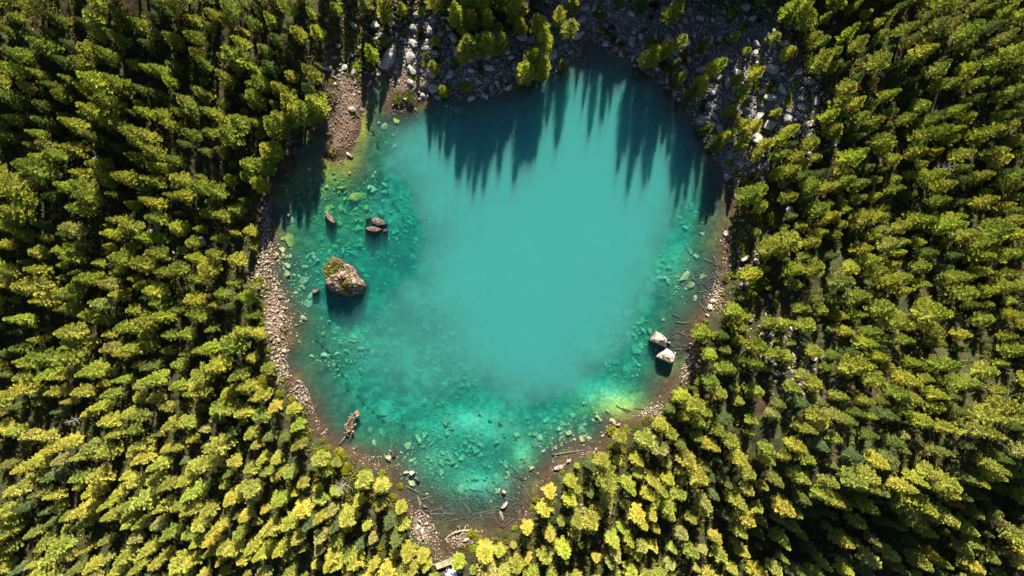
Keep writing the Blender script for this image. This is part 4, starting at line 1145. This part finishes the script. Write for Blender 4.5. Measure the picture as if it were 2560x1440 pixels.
# rubble on the lake bed
rl = np.random.default_rng(55)
lx = rl.uniform(-40, 36, 60000); ly = rl.uniform(-40, 36, 60000)
ld = SD(lx, ly); lz = G(lx, ly); lpx, lpy = w2p(lx, ly, 0)
ln_ = fbm(lx * .25, ly * .25, 81)
prefer = blob(lpx, lpy, [(1000,560,70,110,1),(880,520,110,90,1),(850,650,160,80,.9),(900,860,130,90,.8),(1100,880,60,110,1.0),(1160,960,60,60,1),(1100,1050,150,70,.8),(1150,1150,180,90,1.1),
      (1420,1060,90,60,1),(1360,1100,60,40,1),(1540,920,60,70,1),(1600,840,50,60,1),(1680,680,50,80,1),(1720,560,40,60,.8),(720,700,50,150,.7),(1120,270,90,30,.5),(960,330,50,60,.5)])
pale = blob(lpx, lpy, [(1185,1058,75,32,1),(1505,985,60,40,1.2)])
mass = []; massg = []
for i in range(len(lx)):
    if ld[i] < .2 or lz[i] < -4.5: continue
    if prefer[i] * (.35 + ln_[i] * 1.3) < rl.uniform(.15, 1.0): continue
    if pale[i] > .6: continue
    s = min(.085 * (1 - rl.random()) ** (-1 / 2.0), .7)
    t_ = (mass if not (lpx[i] < 920 and lpy[i] < 620) else massg)
    t_.append((lx[i], ly[i], lz[i] + s * .15, s))
print('bed stones', len(mass), len(massg))
rocks_mass('lakebed_rubble', M_SUNK, mass, 'tan stones strewn over the lake bed under shallow water', 'rubble')
rocks_mass('lakebed_rubble', M_ALGAE, massg, 'algae-green stones strewn over the upper left lake bed', 'rubble')

# ------------------------------------------------------------------ sunken logs
def log_mesh(seed):
    r = np.random.default_rng(seed); n_ = 6
    t = np.linspace(-.5, .5, n_); p = np.stack([t, np.cumsum(r.normal(0, .008, n_)), np.cumsum(r.normal(0, .003, n_))], 1)
    V, F = tube(p, np.linspace(.034, .018, n_) * r.uniform(.8, 1.2, n_), 6)
    parts = [(V, F)]
    for _ in range(3):
        q = p[r.integers(1, n_ - 1)]; parts.append(tube((q, q + np.array((r.uniform(.02, .06), r.choice((-1, 1)) * r.uniform(.05, .1), .01))), (.009, .004), 4))
    return mesh_np('sunken_log', *join(parts), (M_LOG,), True)
LOGS = [log_mesh(s) for s in range(8)]
LOGS_GREY = []
for m_ in LOGS[:3]:
    m2 = m_.copy(); m2.materials.clear(); m2.materials.append(M_DEAD); LOGS_GREY.append(m2)
rg_ = random.Random(44)
def put_log(x0, y0, x1, y1, th=1.0, lift=.06, grey=False, lab=None, name='sunken_log', grp='sunken logs on the lake bed'):
    ax, ay, az = ground_at(x0, y0); bx, by, bz = ground_at(x1, y1)
    Lg = math.hypot(bx - ax, by - ay)
    o_ = link(name, rg_.choice(LOGS_GREY if grey else LOGS), None, ((ax + bx) / 2, (ay + by) / 2, max((az + bz) / 2, float(G((ax + bx) / 2, (ay + by) / 2))) + lift),
              (rg_.uniform(0, 6), -math.atan2(bz - az, Lg), math.atan2(by - ay, bx - ax)), (Lg, 3.6 * th, 3.6 * th))
    tag(o_, lab, 'log', grp)
    if not lab: later_label(o_, 'sunken log', 'logs', (x0 + x1) / 2, (y0 + y1) / 2)
Z7 = [(700,640,870,710),(870,700,970,820),(880,720,960,830),(530,820,750,815),(560,790,750,720),(530,800,700,740),(300,540,500,640),(330,560,610,690),(500,650,560,730),(800,540,860,660),
      (730,700,800,760),(960,830,1230,770),(1000,820,1180,780),(1080,680,1100,760),(1110,670,1140,750),(1380,330,1470,480),(1360,340,1440,440),(1420,330,1450,470),(1300,430,1440,400),(1230,640,1380,690),
      (1220,830,1300,780),(1230,840,1260,900),(1240,950,1340,850),(1260,960,1380,860),(1000,860,940,900),(820,870,700,900),(640,850,760,830),(1150,760,1240,740),(900,650,1000,700),(780,600,900,640),
      (1000,610,1060,690),(850,760,900,860),(1040,800,1050,880),(700,790,640,880),(1390,800,1450,780),(1380,780,1430,740),(400,600,520,580),(450,680,560,640),(1470,380,1520,330),(1080,820,1190,800)]
for (a, b2, c, d) in Z7: put_log(*zoom([(a, b2)], 940, 1080, 4)[0], *zoom([(c, d)], 940, 1080, 4)[0], rg_.uniform(.6, 1.3))
for _ in range(70):
    px, py = rg_.gauss(1180, 75), rg_.gauss(1268, 28); a = rg_.gauss(0, 1.0); l_ = rg_.uniform(8, 30)
    put_log(px - math.cos(a) * l_ / 2, py - math.sin(a) * l_ / 2, px + math.cos(a) * l_ / 2, py + math.sin(a) * l_ / 2, rg_.uniform(.35, .8), .10)
for _ in range(22):
    px, py = rg_.gauss(1295, 25), rg_.gauss(1200, 25); a = rg_.gauss(1.1, .5); l_ = rg_.uniform(12, 30)
    put_log(px - math.cos(a) * l_ / 2, py - math.sin(a) * l_ / 2, px + math.cos(a) * l_ / 2, py + math.sin(a) * l_ / 2, rg_.uniform(.4, .8), .10)
ZR = [(1380,40,1540,100),(1520,0,1560,140),(1370,520,1450,740),(1330,630,1420,760),(1250,300,1320,400),(1340,330,1440,440),(1420,250,1470,430),(1220,240,1240,330),(1260,270,1380,250),(1010,890,1180,892),
      (940,1040,1050,1000),(1050,1010,1230,1120),(930,1060,1100,1110),(1000,1080,1060,1220),(900,1180,1060,1230),(990,1250,1130,1240),(1100,1190,1160,1200),(1480,300,1600,250),(1500,340,1600,300),(1450,470,1600,420),
      (1020,340,1110,410),(970,780,1070,830),(870,1040,920,1110),(1540,200,1600,300),(1300,480,1420,470),(780,980,860,930),(1090,1000,1130,1060),(1180,1060,1240,1100),(1560,330,1620,400),(1500,380,1580,430)]
for (a, b2, c, d) in ZR: put_log(*zoom([(a, b2)], 1500, 640, 5.333)[0], *zoom([(c, d)], 1500, 640, 5.333)[0], rg_.uniform(.6, 1.1), .08)
for _ in range(30):
    px, py = rg_.gauss(1768, 18), rg_.gauss(708, 24); a = rg_.uniform(0, 3.14); l_ = rg_.uniform(10, 24)
    put_log(px - math.cos(a) * l_ / 2, py - math.sin(a) * l_ / 2, px + math.cos(a) * l_ / 2, py + math.sin(a) * l_ / 2, rg_.uniform(.35, .7), .12)
for (a, b2, c, d) in [(960,1010,1090,1090),(1020,1040,1110,1070),(1150,1040,1250,1050),(1480,290,1720,360),(1090,880,1130,870),(540,1110,690,1050)]:
    q = (1300, 760) if a > 900 else (600, 540)
    put_log(*zoom([(a, b2)], *q, 4)[0], *zoom([(c, d)], *q, 4)[0], .7, .1)
parts = []
rk = np.random.default_rng(3)
for _ in range(950):
    if rk.random() < .7: px, py, a = rk.normal(1170, 75), rk.normal(1275, 26), rk.normal(0, .9)
    else: px, py, a = (rk.normal(1770, 20), rk.normal(700, 40), rk.uniform(0, 3.14)) if rk.random() < .6 else (rk.normal(1700, 20), rk.normal(850, 24), rk.normal(.5, .8))
    x, y, z = ground_at(px, py)
    if SD(x, y) < .4: continue
    l_ = rk.uniform(.35, 1.3); d_ = np.array((math.cos(a), math.sin(a), rk.normal(0, .05))) * l_ * .5; c_ = np.array((x, y, z + rk.uniform(.03, .25)))
    w_ = rk.uniform(.015, .04); parts.append(tube((c_ - d_, c_ + d_), (w_, w_ * .6), 4))
tag(link('stick_litter', mesh_np('stick_litter', *join(parts), (M_LOG,), False)), 'tangled sunken sticks littering the shallow lake bed', 'sticks', None, 'stuff')
put_log(1380, 1136, 1462, 1126, 1.5, .12, False, 'long dark log lying along the lower right shore', 'dark_log', None)
put_log(1100, 1416, 1060, 1402, 1.2, .2, True, 'pale fallen log beside the footbridge', 'fallen_log', None)
for (x0, y0, x1, y1, lb) in [(1330,48,1300,84,'pale fallen trunk on the scree by the middle larches'),(1395,64,1378,72,'short pale fallen trunk in the scree below a larch'),(1728,312,1745,300,'thin pale trunk lying at the right waterline'),
                             (2010,378,1985,384,'grey fallen trunk in the right-hand woods'),(1700,960,1720,930,'thin fallen trunk at the lower right shore')]:
    put_log(x0, y0, x1, y1, 1.0, .3, True, lb, 'fallen_log', None)

# ------------------------------------------------------------------ uprooted stump with its thin trunk, lower left
r = np.random.default_rng(8)
sx0, sy0 = p2w(874, 1062)
root = link('uprooted_stump', None, None, (float(sx0), float(sy0), -.35)); root.empty_display_size = .3
tag(root, 'rotten brown uprooted stump with thin trunk in the lower left shallows', 'stump')
ax = np.array(p2w(888, 1034)) - (sx0, sy0); bx = np.array(p2w(864, 1090)) - (sx0, sy0)
parts = []
for k in range(60):
    t = r.uniform(0, 1) ** .8; c = ax * (1 - t) + bx * t; wdt = 1.25 * (1 - .5 * t)
    q = np.array((c[0] + r.normal(0, wdt * .42), c[1] + r.normal(0, wdt * .42), r.uniform(.1, .75)))
    V, F = SMALL[r.integers(10)]; s = r.uniform(.28, .55) * (1.1 - .5 * t)
    M3 = np.array(Euler(tuple(r.uniform(0, 6, 3))).to_matrix()); parts.append(((V * s * (1, .7, 1.3)) @ M3.T + q, F))
link('root_mass', mesh_np('root_mass', *join(parts), (M_STUMP,), False), root).color = (1, 1, 1, 1)
for k in range(9):
    t = r.uniform(0, 1); c = ax * (1 - t) + bx * t; a = r.uniform(0, 6.28)
    p0 = np.array((c[0], c[1], .45)); p1 = p0 + (math.cos(a) * .5, math.sin(a) * .5, .25); p2 = p1 + (math.cos(a + .4) * .3, math.sin(a + .4) * .3, -.1)
    link('root', mesh_np('root', *tube((p0, p1, p2), (.09, .06, .02), 5), (M_STUMP,), True), root)
e = np.array(p2w(846, 1114)) - (sx0, sy0)
link('trunk', mesh_np('trunk', *tube(((bx[0], bx[1], .45), ((bx[0] + e[0]) / 2, (bx[1] + e[1]) / 2, .55), (e[0], e[1], .6)), (.10, .08, .05), 6), (M_STUMP,), True), root)
for k in range(5):
    t = .3 + k * .14; p0 = np.array((bx[0] + (e[0] - bx[0]) * t, bx[1] + (e[1] - bx[1]) * t, .52)); a = r.uniform(0, 6.28)
    link('branch', mesh_np('branch', *tube((p0, p0 + (math.cos(a) * .35, math.sin(a) * .35, .1)), (.03, .01), 4), (M_STUMP,), True), root)

# orange driftwood, bottom shore
dx, dy = p2w(1165, 1326)
root = link('driftwood', None, None, (float(dx), float(dy), .05)); root.empty_display_size = .3
tag(root, 'forked orange-brown driftwood branch on the bottom shore', 'driftwood')
ZD = lambda a, b2: np.array((*(np.array(p2w(980 + a / 7.11, 1240 + b2 / 7.11)) - (dx, dy)), .3))
for pth, rr_ in [(((1110,645),(1220,605),(1390,595)), (.07,.09,.06)), (((1390,595),(1410,650)), (.06,.03)), (((1270,600),(1270,660)), (.06,.02)), (((1290,600),(1310,520)), (.07,.03)),
                 (((1210,605),(1190,520),(1150,530)), (.05,.04,.02)), (((1120,645),(1150,590)), (.04,.02))]:
    link('branch', mesh_np('branch', *tube([ZD(*q) for q in pth], rr_, 6), (M_DRIFT,), True), root)
for k, (pth, lb) in enumerate([(((940,790),(965,735)), 'short pale driftwood stick at the outlet mouth'), (((1000,720),(1130,620)), 'brown driftwood stick left of the forked branch'), (((735,500),(770,610)), 'thin driftwood stick by the left outlet bank')]):
    p0 = ZD(*pth[0]) + (dx, dy, 0); p1 = ZD(*pth[1]) + (dx, dy, 0)
    tag(link('driftwood_stick', mesh_np('driftwood_stick', *tube((p0, (p0 + p1) / 2 + (0, .03, .03), p1), (.06, .05, .03), 6), (M_DRIFT,), True)), lb, 'driftwood')

# ------------------------------------------------------------------ footbridge over the outlet
b0 = np.array(p2w(1090, 1417, .7)); b1 = np.array(p2w(1130, 1402, .7))
Lb = float(np.hypot(*(b1 - b0))); an = math.atan2(b1[1] - b0[1], b1[0] - b0[0])
root = link('footbridge', None, None, (float((b0 + b1)[0] / 2), float((b0 + b1)[1] / 2), .55), (0, 0, an)); root.empty_display_size = .3
tag(root, 'small weathered plank footbridge over the outlet stream, bottom edge', 'footbridge')
def box_mesh(name, sx_, sy_, sz_, mt):
    bm = bmesh.new(); bmesh.ops.create_cube(bm, size=1)
    for v in bm.verts: v.co = Vector((v.co.x * sx_, v.co.y * sy_, v.co.z * sz_))
    bmesh.ops.bevel(bm, geom=bm.edges[:], offset=min(sx_, sy_, sz_) * .12, segments=1, affect='EDGES')
    me_ = bpy.data.meshes.new(name); bm.to_mesh(me_); bm.free(); me_.materials.append(mt); return me_
for s in (-1, 1): link('beam', box_mesh('beam', Lb, .14, .18, M_PLANK), root, (0, s * .34, 0))
npk = 12; pm = box_mesh('plank', Lb / npk - .025, .92, .05, M_PLANK)
for k in range(npk): link('plank', pm, root, (-Lb / 2 + (k + .5) * Lb / npk, random.uniform(-.02, .02), .117), (0, 0, random.uniform(-.02, .02)))
link('kerb_rail', box_mesh('kerb_rail', Lb * .98, .09, .09, M_PLANK), root, (0, -.41, .19))
# white water below it
r = np.random.default_rng(2)
fo = []
for k in range(160):
    px, py = r.normal(1130, 7), r.normal(1436, 8)
    x, y = p2w(px, py, .1); fo.append((float(x), float(y), .08, r.uniform(.08, .22)))
m, nt, out = mat('white_water_foam')
b = N(nt, 'ShaderNodeBsdfPrincipled'); b.inputs['Base Color'].default_value = (.8, .83, .85, 1); b.inputs['Roughness'].default_value = .6
nt.links.new(b.outputs[0], out.inputs[0])
rocks_mass('white_water', m, fo, 'white foaming water below the footbridge at the bottom edge', 'white water')

flush_labels()
print('objects', len(bpy.data.objects))
